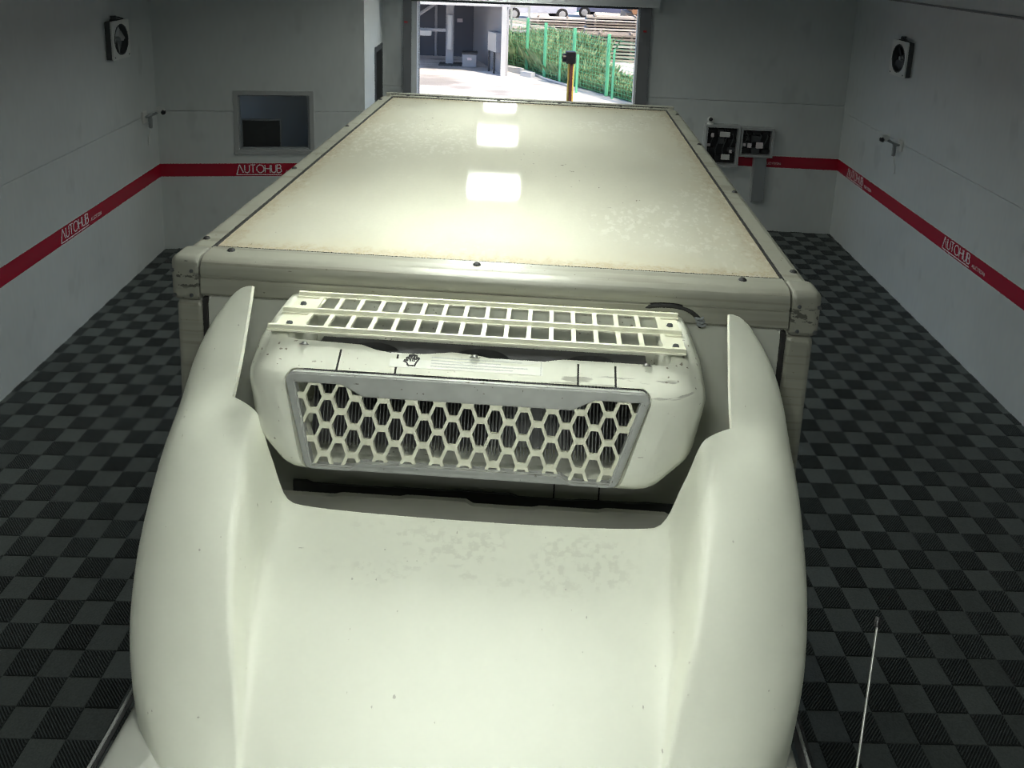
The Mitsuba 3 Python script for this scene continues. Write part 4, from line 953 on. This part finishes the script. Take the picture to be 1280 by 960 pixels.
# timber stacks behind the weeds
def timber(x, y, rot, n, w, dep, label, seed, base=0.0):
    r = np.random.default_rng(seed); t = new_thing('timber_stack'); z = base
    tw = lambda: T4().translate([x, y, 0]).rotate([0, 0, 1], rot)
    for k in range(n):
        h = 0.055 + 0.02 * r.random()
        o = 0.12 * (r.random() - .5)
        add(t + '__board', cbox(-w / 2 + o, w / 2 + o, -dep / 2, dep / 2, z, z + h), ('mat_board_a', 'mat_board_b', 'mat_board_c')[int(r.integers(3))], tw=tw())
        z += h
        for sx in (-0.4, 0.0, 0.4):
            add(t + '__spacer', cbox(sx * w - 0.04, sx * w + 0.04, -dep / 2 + 0.02, dep / 2 - 0.02, z, z + 0.05), 'mat_board_b', tw=tw())
        z += 0.05
    lab(t, label, 'timber stack', 'timber stacks behind the fence')
timber(4.15, 27.8, -6, 8, 2.6, 1.0, 'stack of grey boards behind the fence, directly behind the sensor post', 1)
timber(7.0, 27.0, -8, 8, 2.6, 1.0, 'stack of grey boards behind the fence at the right door edge', 2)
timber(2.1, 31.0, 4, 5, 3.0, 1.2, 'low stack of grey boards far behind the fence, left of the taller stacks', 3)
timber(5.2, 34.0, -3, 9, 4.2, 1.2, 'long dark stack of boards behind the two nearer stacks', 4)
timber(0.9, 34.2, 6, 4, 2.2, 1.0, 'low dark stack of boards far behind the fence beside the garage post', 6)
timber(2.7, 38.5, -4, 5, 3.4, 1.0, 'long low stack of boards in front of the parked cars', 7)
t = 'log_pile'
r = np.random.default_rng(5)
for k in range(16):
    part(t + '__log', tube([(5.4 + 0.3 * (k % 8) + 0.1 * r.random(), 36.0, 1.1 + 0.25 * (k // 8)), (5.5 + 0.3 * (k % 8), 38.2, 1.15 + 0.25 * (k // 8))], 0.12 + 0.03 * r.random(), 8), 'mat_log', 40)
part(t + '__cradle', cbox(5.1, 8.0, 36.2, 38.0, -0.01, 1.02), 'mat_board_b')
lab(t, 'orange brown logs piled on a dark cradle in the far yard', 'log pile')
t = 'white_crate'
for dx in (-0.3, 0.3): part(t + '__rail', cbox(0.35 + dx - .04, 0.35 + dx + .04, 28.0, 28.08, 0.8, 1.75), 'mat_jamb')
for z in (0.85, 1.25, 1.7): part(t + '__bar', cbox(0.05, 0.65, 27.99, 28.09, z - .04, z + .04), 'mat_jamb')
part(t + '__stand', cbox(0.2, 0.5, 28.09, 28.5, -0.01, 0.85), 'mat_board_b')
lab(t, 'white open frame standing in the weeds by the garage post', 'frame')

def car(x, y, rot, body, label):
    t = new_thing('car'); tw = T4().translate([x, y, 0]).rotate([0, 0, 1], rot)
    low = hull([(sx, sy * 0.85, z) for sx in (-2.1, 2.1) for sy in (-1, 1) for z in (0.35, 0.75)] + [(sx, sy * 0.80, 0.92) for sx in (-1.95, 1.8) for sy in (-1, 1)])
    add(t + '__body', low, body, 20, tw)
    cabm = hull([(sx, sy * 0.78, 0.9) for sx in (-1.75, 1.1) for sy in (-1, 1)] + [(sx, sy * 0.62, 1.45) for sx in (-1.3, 0.4) for sy in (-1, 1)])
    add(t + '__windows', cabm, 'mat_dark_glass', False, tw)
    add(t + '__roof', cbox(-1.32, 0.42, -0.63, 0.63, 1.44, 1.48, 0.01), body, False, tw)
    for sx in (-1.3, 1.3):
        for sy in (-0.8, 0.8):
            add(t + '__wheel', put(lathe([(0, -0.1), (0.25, -0.11), (0.32, -0.08), (0.32, 0.08), (0.25, 0.11), (0, 0.1)], 16), (sx, sy, 0.30), (1, 0, 0), (0, 0, 1), (0, -1, 0)), 'mat_rubber', 40, tw)
            add(t + '__hubcap', put(lathe([(0, 0.02), (0.17, 0.012), (0.19, 0), (0, 0)], 14), (sx, sy + (0.105 if sy > 0 else -0.105), 0.30), (1, 0, 0), (0, 0, 1) if sy < 0 else (0, 0, -1), (0, 1 if sy > 0 else -1, 0)), 'mat_alu', 40, tw)
    lab(t, label, 'car', 'cars parked in the far yard')
car(1.3, 44.0, 12, 'mat_car_white', 'white car parked far beyond the fence, left of the blue container')
car(5.6, 46.0, -15, 'mat_car_grey', 'grey car parked far beyond the fence, right of the blue container')
car(10.4, 49.5, 5, 'mat_car_white', 'white car parked far beyond the fence near the right door edge')
def container(x, y, rot, L, W, H, mat, label):
    t = new_thing('container'); tw = T4().translate([x, y, 0]).rotate([0, 0, 1], rot)
    add(t + '__body', cbox(-L / 2, L / 2, -W / 2, W / 2, -0.02, H, 0.02), mat, False, tw)
    for k in range(int(L / 0.35)):
        xx = -L / 2 + 0.2 + 0.35 * k
        add(t + '__rib', cbox(xx, xx + 0.12, -W / 2 - 0.04, -W / 2 + 0.01, 0.1, H - 0.1), mat, False, tw)
    add(t + '__roof_edge', cbox(-L / 2 - .03, L / 2 + .03, -W / 2 - .06, W / 2 + .06, H - 0.06, H + 0.05), 'mat_jamb', False, tw)
    lab(t, label, 'container')
container(0.1, 50.5, 5, 1.6, 1.6, 1.5, 'mat_container_red', 'brick red container far beyond the fence beside the garage post')
container(3.3, 51.0, -5, 2.2, 1.6, 1.4, 'mat_container_teal', 'blue green container far beyond the fence')
def tree(x, y, h, R, seed, label):
    r = np.random.default_rng(seed); t = new_thing('tree')
    add(t + '__trunk', tube([(x, y, -0.05), (x + 0.1, y, h * 0.4), (x, y, h * 0.75)], [0.14, 0.10, 0.05], 8), 'mat_bark', 40)
    n = 1500; d = r.normal(size=(n, 3)); d /= np.linalg.norm(d, axis=1, keepdims=True)
    c = np.array([x, y, h * 0.65]) + d * (r.random((n, 1)) ** 0.4) * [R, R, h * 0.42]
    a = r.normal(size=(n, 3)) * 0.16; b = r.normal(size=(n, 3)) * 0.16
    V = np.stack([c - a, c + b, c + a, c - b], 1).reshape(-1, 3); i = np.arange(n) * 4
    F = np.vstack([np.c_[i, i + 1, i + 2], np.c_[i, i + 2, i + 3]])
    add(t + '__crown', trimesh.Trimesh(V, F, process=False), 'mat_tree')
    lab(t, label, 'tree', 'trees at the end of the yard')
tree(6.0, 56, 3.2, 1.9, 1, 'yellow green tree at the far end of the yard, behind the grey car')
tree(10.2, 57.5, 3.0, 1.9, 2, 'yellow green tree at the far end of the yard, nearest the right door edge')
tree(15.2, 61, 4.0, 2.4, 3, 'green tree at the far right end of the yard')
tree(-4, 62, 4.5, 2.8, 4, 'green tree at the far left end of the yard, behind the garage')
